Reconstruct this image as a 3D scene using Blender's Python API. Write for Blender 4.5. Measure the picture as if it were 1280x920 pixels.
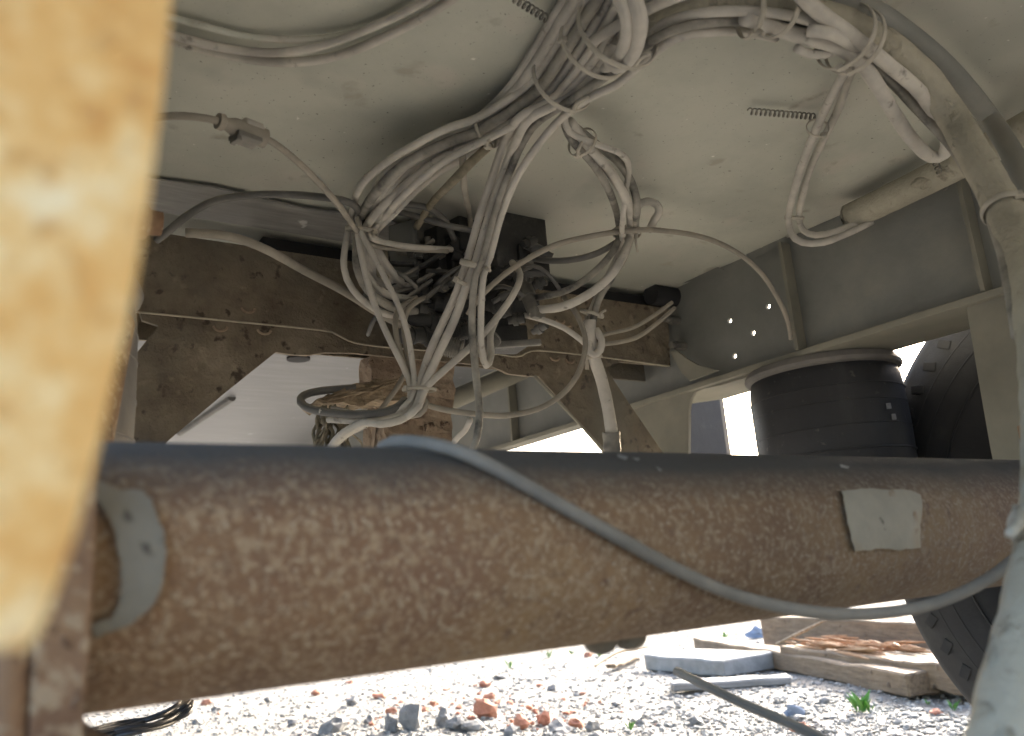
import bpy, bmesh, math, random
from mathutils import Vector, Matrix, noise
random.seed(7)
for o in list(bpy.data.objects):
    bpy.data.objects.remove(o, do_unlink=True)
S = bpy.context.scene
COL = S.collection
PI = math.pi

# ------------------------------------------------------------------ camera
PITCH, ROLL, YAW, FPX = math.radians(13.95), math.radians(-4.59), math.radians(34.5), 1050.0
CAM = Vector((0.0, 0.0, 0.48))
Fv = Vector((math.sin(YAW)*math.cos(PITCH), math.cos(YAW)*math.cos(PITCH), math.sin(PITCH)))
R0 = Vector((math.cos(YAW), -math.sin(YAW), 0)); U0 = R0.cross(Fv)
Rv = R0*math.cos(ROLL)+U0*math.sin(ROLL); Uv = Rv.cross(Fv)
cd = bpy.data.cameras.new('camera'); cam = bpy.data.objects.new('camera', cd); COL.objects.link(cam)
cam.matrix_world = Matrix(((Rv.x, Uv.x, -Fv.x, CAM.x), (Rv.y, Uv.y, -Fv.y, CAM.y), (Rv.z, Uv.z, -Fv.z, CAM.z), (0, 0, 0, 1)))
cd.sensor_width = 36; cd.lens = 36*FPX/1280; cd.clip_start = 0.01; cd.clip_end = 2000
cd.dof.use_dof = True; cd.dof.focus_distance = 1.35; cd.dof.aperture_fstop = 5.2
S.camera = cam
# ------------------------------------------------------------------ light
SUN_DIR = Vector((0.93, 0.37, 0)).normalized(); EL = math.radians(24)
SUN_DIR = Vector((SUN_DIR.x*math.cos(EL), SUN_DIR.y*math.cos(EL), math.sin(EL)))
W = bpy.data.worlds.new('World'); S.world = W; W.use_nodes = True
wn = W.node_tree; bg = wn.nodes['Background']
sky = wn.nodes.new('ShaderNodeTexSky'); sky.sky_type = 'NISHITA'; sky.sun_disc = False
sky.sun_elevation = EL; sky.sun_rotation = math.atan2(SUN_DIR.x, SUN_DIR.y)
sky.air_density = .9; sky.dust_density = 6.0; sky.ozone_density = 1.0
wn.links.new(sky.outputs[0], bg.inputs[0]); bg.inputs[1].default_value = 0.15
sl = bpy.data.lights.new('sun', 'SUN'); sl.energy = 2.4; sl.angle = math.radians(0.55); sl.color = (1, .965, .90)
so = bpy.data.objects.new('sun', sl); COL.objects.link(so)
so.rotation_euler = SUN_DIR.to_track_quat('Z', 'Y').to_euler()
S.view_settings.view_transform = 'Standard'; S.view_settings.look = 'None'
S.view_settings.exposure = 3.15; S.view_settings.gamma = 1; S.view_settings.use_curve_mapping = False
S.render.engine = 'CYCLES'
S.cycles.use_denoising = True; S.cycles.max_bounces = 10; S.cycles.diffuse_bounces = 7
S.cycles.sample_clamp_indirect = 8

# ------------------------------------------------------------------ pixel helpers (photograph pixels, 1280 x 920)
CEIL = 1.086
def ray(px, py): return Fv + Rv*((px-640)/FPX) - Uv*((py-460)/FPX)
def at(px, py, t): return CAM + ray(px, py)*t
def onz(px, py, z): d = ray(px, py); return CAM + d*((z-CAM.z)/d.z)
def onx(px, py, x): d = ray(px, py); return CAM + d*((x-CAM.x)/d.x)
def ony(px, py, y): d = ray(px, py); return CAM + d*((y-CAM.y)/d.y)
def pt(p):
    """third number: > 0 distance along the view, < 0 drop below the floor plate"""
    return at(p[0], p[1], p[2]) if p[2] > 0 else onz(p[0], p[1], CEIL+p[2])

# ------------------------------------------------------------------ materials
def material(name, cols, scale=8, detail=6, rough=.8, bump=.3, bscale=None, metal=0, speck=None, dust_and_shade=None, streak=None, bdist=.004, rr=.12, xgrad=None):
    """cols: (pos, rgb) ramp over noise; speck: (scale, lo, hi, rgb) second layer; dust: (rgb, lo, hi) on up-facing sides, with shade painted in for the axle"""
    m = bpy.data.materials.new(name); m.use_nodes = True
    n = m.node_tree.nodes; L = m.node_tree.links; b = n['Principled BSDF']
    tc = n.new('ShaderNodeTexCoord'); src = tc.outputs['Object']
    if streak:
        mp = n.new('ShaderNodeMapping'); mp.inputs['Scale'].default_value = streak; L.new(src, mp.inputs[0]); csrc = mp.outputs[0]
    else: csrc = src
    nz = n.new('ShaderNodeTexNoise'); nz.inputs['Scale'].default_value = scale; nz.inputs['Detail'].default_value = detail; nz.inputs['Roughness'].default_value = .62
    L.new(csrc, nz.inputs['Vector'])
    cr = n.new('ShaderNodeValToRGB'); e = cr.color_ramp.elements
    while len(e) < len(cols): e.new(.5)
    for i, (p, c) in enumerate(cols): e[i].position = p; e[i].color = (*c, 1)
    L.new(nz.outputs['Fac'], cr.inputs[0]); col = cr.outputs[0]
    def mix(fac, a, rgb):
        mx = n.new('ShaderNodeMix'); mx.data_type = 'RGBA'; L.new(fac, mx.inputs[0]); L.new(a, mx.inputs[6]); mx.inputs[7].default_value = (*rgb, 1)
        return mx.outputs[2]
    def rng(v, lo, hi):
        r = n.new('ShaderNodeMapRange'); r.inputs[1].default_value = lo; r.inputs[2].default_value = hi; L.new(v, r.inputs[0]); return r.outputs[0]
    bh = None
    for sp in (speck or []):
        s2 = n.new('ShaderNodeTexNoise'); s2.inputs['Scale'].default_value = sp[0]; s2.inputs['Detail'].default_value = 4; s2.inputs['Distortion'].default_value = .15
        L.new(src, s2.inputs['Vector']); f = rng(s2.outputs['Fac'], sp[1], sp[2]); col = mix(f, col, sp[3]); bh = f
    if dust_and_shade:
        g = n.new('ShaderNodeNewGeometry'); sx = n.new('ShaderNodeSeparateXYZ'); L.new(g.outputs['Normal'], sx.inputs[0])
        ad = n.new('ShaderNodeMath'); ad.operation = 'MULTIPLY_ADD'; L.new(nz.outputs['Fac'], ad.inputs[0]); ad.inputs[1].default_value = .5; L.new(sx.outputs[2], ad.inputs[2])
        col = mix(rng(ad.outputs[0], dust_and_shade[1], dust_and_shade[2]), col, dust_and_shade[0])
    if xgrad:  # tint along X: greyer rust plus some painted shade
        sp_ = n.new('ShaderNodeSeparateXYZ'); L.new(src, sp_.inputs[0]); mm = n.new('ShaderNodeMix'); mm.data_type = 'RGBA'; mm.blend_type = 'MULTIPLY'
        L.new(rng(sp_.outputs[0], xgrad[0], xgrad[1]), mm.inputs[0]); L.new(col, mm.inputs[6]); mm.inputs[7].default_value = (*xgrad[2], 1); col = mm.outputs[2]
    L.new(col, b.inputs['Base Color']); b.inputs['Metallic'].default_value = metal
    rg = n.new('ShaderNodeMapRange'); rg.inputs[3].default_value = max(.05, rough-rr); rg.inputs[4].default_value = min(1, rough+rr); L.new(nz.outputs['Fac'], rg.inputs[0]); L.new(rg.outputs[0], b.inputs['Roughness'])
    if bump:
        bn = n.new('ShaderNodeTexNoise'); bn.inputs['Scale'].default_value = bscale or scale*4; bn.inputs['Detail'].default_value = 8; bn.inputs['Roughness'].default_value = .65; L.new(src, bn.inputs['Vector'])
        bp = n.new('ShaderNodeBump'); bp.inputs['Strength'].default_value = bump; bp.inputs['Distance'].default_value = bdist
        h = bn.outputs['Fac']
        if bh is not None:
            a2 = n.new('ShaderNodeMath'); a2.operation = 'ADD'; L.new(h, a2.inputs[0]); L.new(bh, a2.inputs[1]); h = a2.outputs[0]
        L.new(h, bp.inputs['Height']); L.new(bp.outputs[0], b.inputs['Normal'])
    return m
DUST = (.30, .275, .225)
M = {}
M['ceil'] = material('dusty_floor_plate', [(.3, (0.371, 0.379, 0.327)), (.5, (0.469, 0.475, 0.409)), (.7, (0.515, 0.501, 0.437))], 3.2, 8, .75, .3, 60, speck=[(140, .68, .74, (0.138, 0.136, 0.119)), (8, .56, .76, (0.521, 0.486, 0.427)), (1.3, .50, .64, (0.336, 0.343, 0.297)), (5, .60, .70, (0.383, 0.388, 0.338)), (300, .68, .74, (0.185, 0.183, 0.161)), (70, .73, .76, (0.673, 0.672, 0.608)), (16, .66, .74, (0.347, 0.333, 0.276))], bdist=.002)
M['scuff'] = material('scuffed_grey_paint', [(.35, (0.187, 0.185, 0.174)), (.55, (0.255, 0.251, 0.238)), (.75, (0.357, 0.353, 0.336))], 9, 8, .42, .15, 60, streak=(1, 6, 1), speck=[(16, .70, .74, (0.527, 0.527, 0.510))])
M['rail'] = material('dusty_rail_paint', [(.3, (0.148, 0.153, 0.140)), (.55, (0.208, 0.211, 0.194)), (.75, (0.268, 0.264, 0.226))], 5, 8, .72, .2, 70, dust_and_shade=(DUST, .55, 1.2))
M['cable'] = material('dusty_cable', [(.3, (0.329, 0.313, 0.278)), (.5, (0.470, 0.447, 0.397)), (.72, (0.587, 0.559, 0.495))], 14, 8, .88, .4, 160, speck=[(60, .64, .74, (0.204, 0.188, 0.165)), (9, .58, .68, (0.350, 0.329, 0.295))], bdist=.002)
M['cable2'] = material('dusty_grey_cable', [(.3, (0.187, 0.172, 0.145)), (.5, (0.275, 0.251, 0.208)), (.72, (0.374, 0.339, 0.277))], 12, 8, .85, .3, 150, bdist=.002)
M['hose'] = material('dark_hose', [(.3, (.06, .06, .056)), (.55, (.11, .108, .10)), (.75, (.19, .18, .16))], 12, 8, .62, .25, 120, dust_and_shade=(DUST, .6, 1.3), bdist=.002)
M['wrap'] = material('wrapped_conduit', [(.3, (0.285, 0.269, 0.212)), (.5, (0.360, 0.339, 0.269)), (.75, (0.433, 0.409, 0.331))], 14, 9, .9, .9, 38, bdist=.007, speck=[(60, .64, .76, (0.233, 0.213, 0.166)), (18, .6, .7, (0.306, 0.285, 0.222))])
M['rust'] = material('axle_rust', [(.3, (.135, .075, .040)), (.5, (.205, .122, .064)), (.7, (.285, .182, .090))], 7, 9, .85, .6, 220, speck=[(2.6, .42, .58, (.33, .215, .095)), (5, .50, .66, (.19, .108, .062)), (140, .50, .68, (.345, .252, .155)), (85, .58, .74, (.15, .086, .050)), (260, .54, .66, (.40, .31, .205))], dust_and_shade=((.066, .062, .055), .55, 1.02), bdist=.002, xgrad=(-.55, .02, (.48, .52, .62)))  # top dust darkened to paint shade in; right end greyer rust and painted shade
M['rust_dark'] = material('pitted_dark_rust', [(.3, (0.103, 0.079, 0.055)), (.5, (0.180, 0.147, 0.103)), (.72, (0.264, 0.225, 0.164))], 14, 9, .92, .9, 55, speck=[(48, .60, .68, (0.066, 0.049, 0.035)), (30, .62, .75, (0.312, 0.268, 0.190)), (4, .5, .7, (0.168, 0.153, 0.120))], bdist=.008)
M['rust_tan'] = material('pale_flaking_rust', [(.3, (0.169, 0.117, 0.078)), (.5, (0.312, 0.234, 0.163)), (.75, (0.494, 0.403, 0.299))], 16, 9, .9, 1, 50, speck=[(40, .60, .68, (0.130, 0.078, 0.052))], bdist=.01)
M['rust_bright'] = material('ochre_rust_plate', [(.30, (.62, .31, .085)), (.44, (.76, .45, .15)), (.58, (.84, .60, .28)), (.70, (.88, .74, .47))], 60, 5, .85, .4, 150, speck=[(110, .58, .70, (.62, .35, .12))])
M['rust_mid'] = material('clamp_rust', [(.3, (.13, .07, .038)), (.5, (.21, .125, .07)), (.7, (.29, .185, .10))], 20, 8, .9, .7, 80, speck=[(110, .52, .62, (.33, .245, .155)), (60, .62, .70, (.10, .055, .03))], bdist=.004)
M['primer'] = material('grey_primer', [(.3, (0.164, 0.156, 0.127)), (.55, (0.207, 0.196, 0.160)), (.75, (0.246, 0.232, 0.190))], 22, 8, .78, .5, 120, speck=[(70, .66, .72, (0.077, 0.071, 0.058)), (14, .58, .70, (0.222, 0.168, 0.105)), (40, .64, .72, (0.145, 0.093, 0.055))], bdist=.002)
M['rubber'] = material('black_rubber', [(.3, (.012, .013, .016)), (.6, (.022, .023, .026)), (.8, (.05, .05, .05))], 16, 8, .55, .3, 90, streak=(1, 1, .25), speck=[(70, .66, .74, (.07, .068, .062))], bdist=.002)
M['tyre'] = material('tyre_rubber', [(.3, (.010, .0105, .012)), (.6, (.018, .018, .019)), (.8, (.035, .034, .032))], 14, 8, .75, .4, 90, bdist=.003)
M['bead'] = material('dusty_bead_plate', [(.3, (.11, .105, .10)), (.6, (.17, .16, .145)), (.8, (.22, .20, .17))], 14, 8, .8, .4, 90, bdist=.002)
M['valve'] = material('dirty_valve_casting', [(.3, (0.020, 0.020, 0.020)), (.55, (0.038, 0.038, 0.035)), (.75, (0.091, 0.087, 0.077))], 30, 8, .7, .5, 120, dust_and_shade=((0.154, 0.143, 0.122), .7, 1.3), bdist=.003)
M['fitting'] = material('dusty_fitting', [(.3, (.10, .098, .09)), (.55, (.18, .172, .15)), (.75, (.28, .26, .22))], 30, 8, .6, .4, 140, metal=.2, bdist=.002)
M['plastic'] = material('black_plastic', [(.3, (.014, .014, .016)), (.6, (.026, .026, .027)), (.8, (.06, .058, .054))], 20, 6, .85, .15, 120)
M['tie'] = material('dusty_tie', [(.3, (0.305, 0.287, 0.235)), (.6, (0.422, 0.392, 0.329)), (.8, (0.516, 0.480, 0.411))], 40, 6, .75, .2, 200, bdist=.001)
M['wood_old'] = material('weathered_wood', [(.3, (0.093, 0.066, 0.040)), (.5, (0.159, 0.115, 0.072)), (.72, (0.223, 0.169, 0.110))], 9, 9, .9, .8, 40, streak=(1, 9, 9), speck=[(24, .62, .72, (0.071, 0.046, 0.027))], bdist=.006)
M['wood_raw'] = material('splintered_wood', [(.3, (0.164, 0.072, 0.027)), (.5, (0.295, 0.162, 0.077)), (.72, (0.410, 0.281, 0.162))], 14, 9, .85, .9, 60, streak=(1, 8, 8), bdist=.006)
M['wood_dirty'] = material('dirty_splintered_wood', [(.3, (.12, .085, .05)), (.5, (.26, .20, .13)), (.72, (.40, .32, .22))], 18, 9, .9, 1, 60, streak=(1, 8, 8), bdist=.008)
M['straw'] = material('dusty_frayed_rope', [(.3, (.14, .125, .085)), (.5, (.24, .21, .15)), (.75, (.36, .32, .24))], 40, 8, .95, .8, 150)
M['board'] = material('pale_bleached_board', [(.3, (0.150, 0.150, 0.143)), (.55, (0.218, 0.211, 0.201)), (.75, (0.272, 0.265, 0.252))], 9, 9, .9, .6, 40, streak=(1, 9, 9), bdist=.005)
M['ground'] = material('gravel_dust', [(.28, (0.132, 0.125, 0.109)), (.5, (0.190, 0.178, 0.158)), (.72, (0.240, 0.228, 0.202))], 5, 10, .95, 1, 90, speck=[(60, .52, .66, (0.253, 0.240, 0.215)), (110, .60, .66, (0.082, 0.077, 0.068)), (2.2, .58, .72, (0.196, 0.165, 0.132))], bdist=.02)
M['stone'] = material('grey_stone', [(.3, (0.110, 0.110, 0.108)), (.5, (0.172, 0.170, 0.165)), (.72, (0.241, 0.237, 0.227))], 22, 8, .9, .6, 80, bdist=.004)
M['stone_pale'] = material('pale_stone', [(.3, (0.190, 0.187, 0.174)), (.5, (0.240, 0.235, 0.218)), (.72, (0.291, 0.285, 0.266))], 18, 8, .95, .6, 80, bdist=.004)
M['brick'] = material('red_brick', [(.3, (.26, .10, .06)), (.5, (.36, .16, .10)), (.72, (.42, .25, .18))], 22, 8, .95, .7, 80, bdist=.004)
M['slab'] = material('concrete_slab', [(.3, (0.160, 0.164, 0.160)), (.5, (0.224, 0.228, 0.220)), (.72, (0.288, 0.288, 0.276))], 14, 8, .95, .6, 70, bdist=.005)
M['leaf'] = material('weed_leaf', [(.3, (.05, .14, .02)), (.6, (.09, .24, .035))], 20, 3, .6, 0)
M['wire'] = material('black_wire', [(.3, (.015, .015, .016)), (.6, (.03, .03, .032))], 20, 4, .5, 0)
M['blue'] = material('blue_plastic', [(.3, (.14, .19, .28)), (.6, (.22, .27, .36))], 12, 4, .6, .1)
M['white'] = material('dirty_white_mark', [(.3, (.12, .12, .12)), (.6, (.24, .24, .24))], 60, 6, .8, .1)
M['flange'] = material('dusty_flange', [(.3, (0.155, 0.151, 0.122)), (.55, (0.217, 0.208, 0.167)), (.75, (0.263, 0.251, 0.200))], 6, 8, .75, .25, 70, bdist=.002)
M['body'] = material('body_paint', [(.3, (.22, .21, .19)), (.6, (.30, .285, .26))], 4, 6, .6, .1, 40)
M['lit_edge'] = material('painted_edge_light', [(.3, (.36, .32, .24)), (.6, (.50, .45, .35))], 40, 6, .8, .3, 120)  # pale tone for light caught along an edge

M['hose_mid'] = material('dusty_brake_hose', [(.3, (0.115, 0.109, 0.095)), (.5, (0.161, 0.152, 0.132)), (.72, (0.230, 0.215, 0.184))], 16, 8, .8, .3, 150, bdist=.002)
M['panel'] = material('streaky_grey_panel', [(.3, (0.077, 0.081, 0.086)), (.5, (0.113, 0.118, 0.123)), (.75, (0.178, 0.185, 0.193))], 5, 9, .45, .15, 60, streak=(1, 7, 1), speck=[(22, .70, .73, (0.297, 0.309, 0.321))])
M['cable3'] = material('rubbed_cable', [(.36, (.07, .068, .062)), (.46, (.20, .19, .165)), (.6, (.30, .285, .245)), (.75, (.37, .35, .30))], 22, 7, .7, .35, 160, bdist=.002)
# ------------------------------------------------------------------ object helpers
def wloc(o):
    v = Vector((0, 0, 0))
    while o: v += o.location; o = o.parent
    return v
def tag(o, label, cat=None, group=None, kind=None):
    o['label'] = label
    if cat: o['category'] = cat
    if group: o['group'] = group
    if kind: o['kind'] = kind
    return o
def thing(name, loc, label, cat, group=None):
    o = bpy.data.objects.new(name, None); COL.objects.link(o); o.location = loc; o.empty_display_size = .05
    return tag(o, label, cat, group)
def obj(name, bm, mat, parent=None, origin=None, smooth=False, bevel=0, recalc=True):
    """bm holds world coordinates"""
    if bevel:
        bmesh.ops.remove_doubles(bm, verts=bm.verts, dist=1e-6)
        ed = [e for e in bm.edges if len(e.link_faces) == 2 and e.calc_face_angle(0) > .6]
        bmesh.ops.bevel(bm, geom=ed, offset=bevel, segments=2, affect='EDGES', profile=.6, clamp_overlap=True)
    if recalc: bmesh.ops.recalc_face_normals(bm, faces=bm.faces)
    if parent is not None: base = wloc(parent); loc = Vector((0, 0, 0))
    else:
        base = Vector(origin) if origin is not None else sum((v.co for v in bm.verts), Vector())/len(bm.verts); loc = base
    bmesh.ops.translate(bm, verts=bm.verts, vec=-base)
    me = bpy.data.meshes.new(name); bm.to_mesh(me); bm.free()
    if smooth:
        for p in me.polygons: p.use_smooth = True
        if smooth != 'all': me.set_sharp_from_angle(angle=math.radians(40))
    me.materials.append(M[mat] if isinstance(mat, str) else mat)
    o = bpy.data.objects.new(name, me); COL.objects.link(o); o.location = loc; o.parent = parent
    return o
def box(bm, c, s, rot=None):
    r = bmesh.ops.create_cube(bm, size=1)
    mt = Matrix.Translation(c) @ (rot.to_4x4() if rot else Matrix.Identity(4)) @ Matrix.Diagonal((*s, 1))
    bmesh.ops.transform(bm, matrix=mt, verts=r['verts']); return r['verts']
def bx(x0, x1, y0, y1, z0, z1):
    bm = bmesh.new(); box(bm, ((x0+x1)/2, (y0+y1)/2, (z0+z1)/2), (x1-x0, y1-y0, z1-z0)); return bm
def prism(bm, pts, vec):
    """extrude the world polygon pts by vec"""
    a = [bm.verts.new(p) for p in pts]; b = [bm.verts.new(Vector(p)+Vector(vec)) for p in pts]; n = len(a)
    f = [bm.faces.new(a), bm.faces.new(b[::-1])]
    for i in range(n): bm.faces.new((a[i], b[i], b[(i+1) % n], a[(i+1) % n]))
    bm.normal_update(); bmesh.ops.triangulate(bm, faces=f)
def lathe(bm, p0, axis, prof, seg=20, caps=True):
    ax = Vector(axis).normalized(); u = ax.orthogonal().normalized(); v = ax.cross(u); rings = []
    for t, r in prof:
        c = Vector(p0)+ax*t
        rings.append([bm.verts.new(c+(u*math.cos(2*PI*k/seg)+v*math.sin(2*PI*k/seg))*r) for k in range(seg)])
    for A, B in zip(rings, rings[1:]):
        for k in range(seg): bm.faces.new((A[k], A[(k+1) % seg], B[(k+1) % seg], B[k]))
    if caps: bm.faces.new(rings[0][::-1]); bm.faces.new(rings[-1])
def rod(bm, a, b, r, seg=14, r2=None):
    a, b = Vector(a), Vector(b); lathe(bm, a, b-a, [(0, r), ((b-a).length, r if r2 is None else r2)], seg)
def spline(P, closed=False, step=.012):
    out = []; n = len(P)
    for i in range(n if closed else n-1):
        if closed: p0, p1, p2, p3 = P[(i-1) % n], P[i], P[(i+1) % n], P[(i+2) % n]
        else: p0, p1, p2, p3 = P[max(i-1, 0)], P[i], P[i+1], P[min(i+2, n-1)]
        k = max(2, min(16, int((Vector(p2[:3])-Vector(p1[:3])).length/step)))
        for j in range(k):
            t = j/k
            out.append(tuple(.5*((2*b)+(-a+c)*t+(2*a-5*b+4*c-d)*t*t+(-a+3*b-3*c+d)*t*t*t) for a, b, c, d in zip(p0, p1, p2, p3)))
    if not closed: out.append(tuple(P[-1]))
    return out
def tube(bm, P, seg=10, closed=False, flat=None, jit=0, step=.012):
    """P: (x, y, z, r). sweep a round section along the smooth curve"""
    Q = spline([tuple(p) for p in P], closed, step); n = len(Q); pos = [Vector(q[:3]) for q in Q]
    tan = []
    for i in range(n):
        d = (pos[(i+1) % n]-pos[i-1]) if closed else (pos[min(i+1, n-1)]-pos[max(i-1, 0)])
        tan.append(d.normalized() if d.length > 1e-9 else Vector((0, 0, 1)))
    u = tan[0].orthogonal().normalized() if flat is None else Vector(flat)
    rings = []
    for i in range(n):
        if flat is None: u = (u-tan[i]*u.dot(tan[i])).normalized()
        else: u = Vector(flat).normalized()
        v = tan[i].cross(u).normalized(); r = Q[i][3]
        if jit: r *= 1+jit*noise.noise(pos[i]*60)
        w = 1 if flat is None else .35
        rings.append([bm.verts.new(pos[i]+u*(math.cos(2*PI*k/seg)*r)+v*(math.sin(2*PI*k/seg)*r*w)) for k in range(seg)])
    m = n if closed else n-1
    for i in range(m):
        A, B = rings[i], rings[(i+1) % n]
        sh = 0
        if closed and i == n-1: sh = min(range(seg), key=lambda s: (A[0].co-B[s].co).length)
        for k in range(seg): bm.faces.new((A[k], A[(k+1) % seg], B[(k+1+sh) % seg], B[(k+sh) % seg]))
    if not closed: bm.faces.new(rings[0][::-1]); bm.faces.new(rings[-1])
def cable(name, label, group, w, pts, mat='cable', cat='cable', parent=None, jit=.05, seg=10):
    """w: radius in metres; pts: (px, py, depth[, radius])"""
    P = []
    if pts[0][1] == -60: pts = [(pts[0][0]+420, -700, -.02), (pts[0][0]+150, -280, -.02)]+list(pts)
    for p in pts:
        q = pt(p); P.append((q.x, q.y, q.z, p[3] if len(p) > 3 else w*(.79 if name == 'brake_cable' else 1)))
    bm = bmesh.new(); tube(bm, P, seg, jit=jit)
    o = obj(name, bm, mat, parent, origin=P[0][:3] if parent is None else None, smooth='all')
    if parent is None: tag(o, label, cat, group)
    return o
ICO = {}
for _k in (1, 2):
    _b = bmesh.new(); bmesh.ops.create_icosphere(_b, subdivisions=_k, radius=1); _b.verts.index_update()
    ICO[_k] = ([v.co.copy() for v in _b.verts], [tuple(v.index for v in f.verts) for f in _b.faces]); _b.free()
def rock(V, Fc, c, s, rng, flat=.7, rough=.35, sub=1):
    sx, sy, sz = s if isinstance(s, tuple) else (s*rng.uniform(.7, 1.25), s*rng.uniform(.7, 1.25), s*flat*rng.uniform(.7, 1.2))
    rot = Matrix.Rotation(rng.uniform(0, 6.28), 3, 'Z') @ Matrix.Rotation(rng.uniform(-.35, .35), 3, 'X')
    off = Vector((rng.uniform(0, 99), rng.uniform(0, 99), rng.uniform(0, 99))); n0 = len(V)
    for co in ICO[sub][0]:
        k = 1+rough*noise.noise(co*1.3+off)*1.6
        V.append(rot @ Vector((co.x*k*sx, co.y*k*sy, co.z*k*sz))+Vector(c))
    Fc.extend(tuple(n0+i for i in f) for f in ICO[sub][1])
def rawobj(name, V, Fc, mat, origin):
    O = Vector(origin); me = bpy.data.meshes.new(name); me.from_pydata([v-O for v in V], [], Fc); me.materials.append(M[mat])
    o = bpy.data.objects.new(name, me); COL.objects.link(o); o.location = O; return o

# ================================================================== SETTING: ground
bm = bmesh.new()
NX = 190
def gh(x, y): return .022*noise.noise(Vector((x*1.1, y*1.1, 3.1)))+.010*noise.noise(Vector((x*4.5, y*4.5, 8.2)))+.006*noise.noise(Vector((x*13, y*13, 1.2)))
xs = [-2.5+11*(i/NX) for i in range(NX+1)]; ys = [-2.5+12.5*(i/NX) for i in range(NX+1)]
xs = [-300, -60, -12]+xs+[20, 70, 300]; ys = [-300, -60, -12]+ys+[22, 70, 300]
gv = [[bm.verts.new((x, y, gh(x, y) if (-2.4 < x < 8.4 and -2.4 < y < 9.9) else 0)) for x in xs] for y in ys]
for j in range(len(ys)-1):
    for i in range(len(xs)-1): bm.faces.new((gv[j][i], gv[j][i+1], gv[j+1][i+1], gv[j+1][i]))
g = obj('ground', bm, 'ground', origin=(0, 0, 0), smooth='all'); g['kind'] = 'structure'; g['label'] = 'sunlit pale gravel and crushed rubble ground'
rs = random.Random(3)
def gp(px, py):
    p = onz(px, py, 0); return Vector((p.x, p.y, gh(p.x, p.y)))
def wedge(rng):
    while True:
        px = rng.uniform(-120, 1400); py = rng.uniform(765, 1010)
        p = onz(px, py, 0)
        if p.y > .2 and p.length < 9: return Vector((p.x, p.y, gh(p.x, p.y)))
for nm, mt, cnt, lo, hi, lab in (('gravel', 'stone_pale', 26000, .0028, .011, 'loose pale crushed gravel covering the ground'), ('crushed_stone', 'stone', 4500, .003, .010, 'scattered darker grey chippings among the gravel'), ('brick_crumbs', 'brick', 220, .005, .014, 'tiny red brick crumbs scattered on the gravel')):
    V, Fc = [], []
    for i in range(cnt):
        p = wedge(rs); s = lo+(hi-lo)*rs.random()**2.2
        if nm == 'brick_crumbs' and rs.random() < .7:
            c = gp(rs.choice((480, 580, 620, 690, 600)), rs.choice((870, 885, 900))); p = Vector((c.x+rs.gauss(0, .18), c.y+rs.gauss(0, .18), c.z))
        rock(V, Fc, p+Vector((0, 0, s*.2)), s, rs, sub=1 if s < .009 else 2)
    o = rawobj(nm, V, Fc, mt, (0, 0, 0)); tag(o, lab, 'gravel', kind='stuff')

# ================================================================== chassis
XC = .74
chas = thing('chassis_frame', (XC, .7, .85), 'grey dusty steel chassis frame rails carrying a flat floor plate', 'chassis')
# floor plate: fine grid with gentle dents
bm = bmesh.new(); nx, ny = 60, 170
gv = []
for j in range(ny+1):
    row = []
    for i in range(nx+1):
        x = .006+1.342*i/nx; y = -3.1+7.6*j/ny
        row.append(bm.verts.new((x, y, CEIL+.004*noise.noise(Vector((x*2.2, y*2.2, 0)))+.0015*noise.noise(Vector((x*7, y*7, 5))))))
    gv.append(row)
for j in range(ny):
    for i in range(nx): bm.faces.new((gv[j][i], gv[j][i+1], gv[j+1][i+1], gv[j+1][i]))
gg = bmesh.ops.extrude_face_region(bm, geom=bm.faces[:]); bmesh.ops.translate(bm, verts=[v for v in gg['geom'] if isinstance(v, bmesh.types.BMVert)], vec=(0, 0, .012))
obj('floor_plate', bm, 'ceil', chas, smooth=True)
bm = bmesh.new(); prism(bm, [(.15, 1.20, CEIL-.0075), (.30, 1.185, CEIL-.0075), (.45, 1.20, CEIL-.0075), (.58, 1.18, CEIL-.0075), (.70, 1.24, CEIL-.0075), (.74, 1.30, CEIL-.0075), (.15, 1.30, CEIL-.0075)], (0, 0, .003))
p_ = obj('scuffed_strip', bm, 'scuff', chas); p_['label'] = 'scuffed bare grey strip with white scratches'
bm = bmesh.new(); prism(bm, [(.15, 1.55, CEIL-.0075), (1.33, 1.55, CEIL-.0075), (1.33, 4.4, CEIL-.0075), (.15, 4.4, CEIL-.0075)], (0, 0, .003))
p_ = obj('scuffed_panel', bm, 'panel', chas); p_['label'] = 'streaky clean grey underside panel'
# right rail web with drilled holes
def ring2(c, r, n=10): return [(c[0]+r*math.cos(2*PI*k/n), c[1]+r*math.sin(2*PI*k/n)) for k in range(n)]
FZ = .853
def plate_x(bm, x, outer, holes, th):
    loops = [outer]+holes; es = []
    for lp in loops:
        vs = [bm.verts.new((x, a, b)) for a, b in lp]
        for i in range(len(vs)): es.append(bm.edges.new((vs[i], vs[(i+1) % len(vs)])))
    bmesh.ops.triangle_fill(bm, use_beauty=True, edges=es)
    r = bmesh.ops.extrude_face_region(bm, geom=bm.faces[:]); bmesh.ops.translate(bm, verts=[v for v in r['geom'] if isinstance(v, bmesh.types.BMVert)], vec=(th, 0, 0))
holes = []
for q in ((960, 383), (912, 401), (941, 416), (918, 445)):
    p = onx(*q, 1.35); holes.append(ring2((p.y, p.z), .0055))
bm = bmesh.new(); plate_x(bm, 1.35, [(-3.1, FZ+.001), (4.5, FZ+.001), (4.5, CEIL+.05), (-3.1, CEIL+.05)], holes, .008)
web = obj('rail_web', bm, 'rail', chas); web['label'] = 'grey frame rail web with four small drilled holes'
obj('rail_web', bx(-.005, .003, -3.1, 4.5, FZ+.001, CEIL+.05), 'rail', chas)
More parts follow.
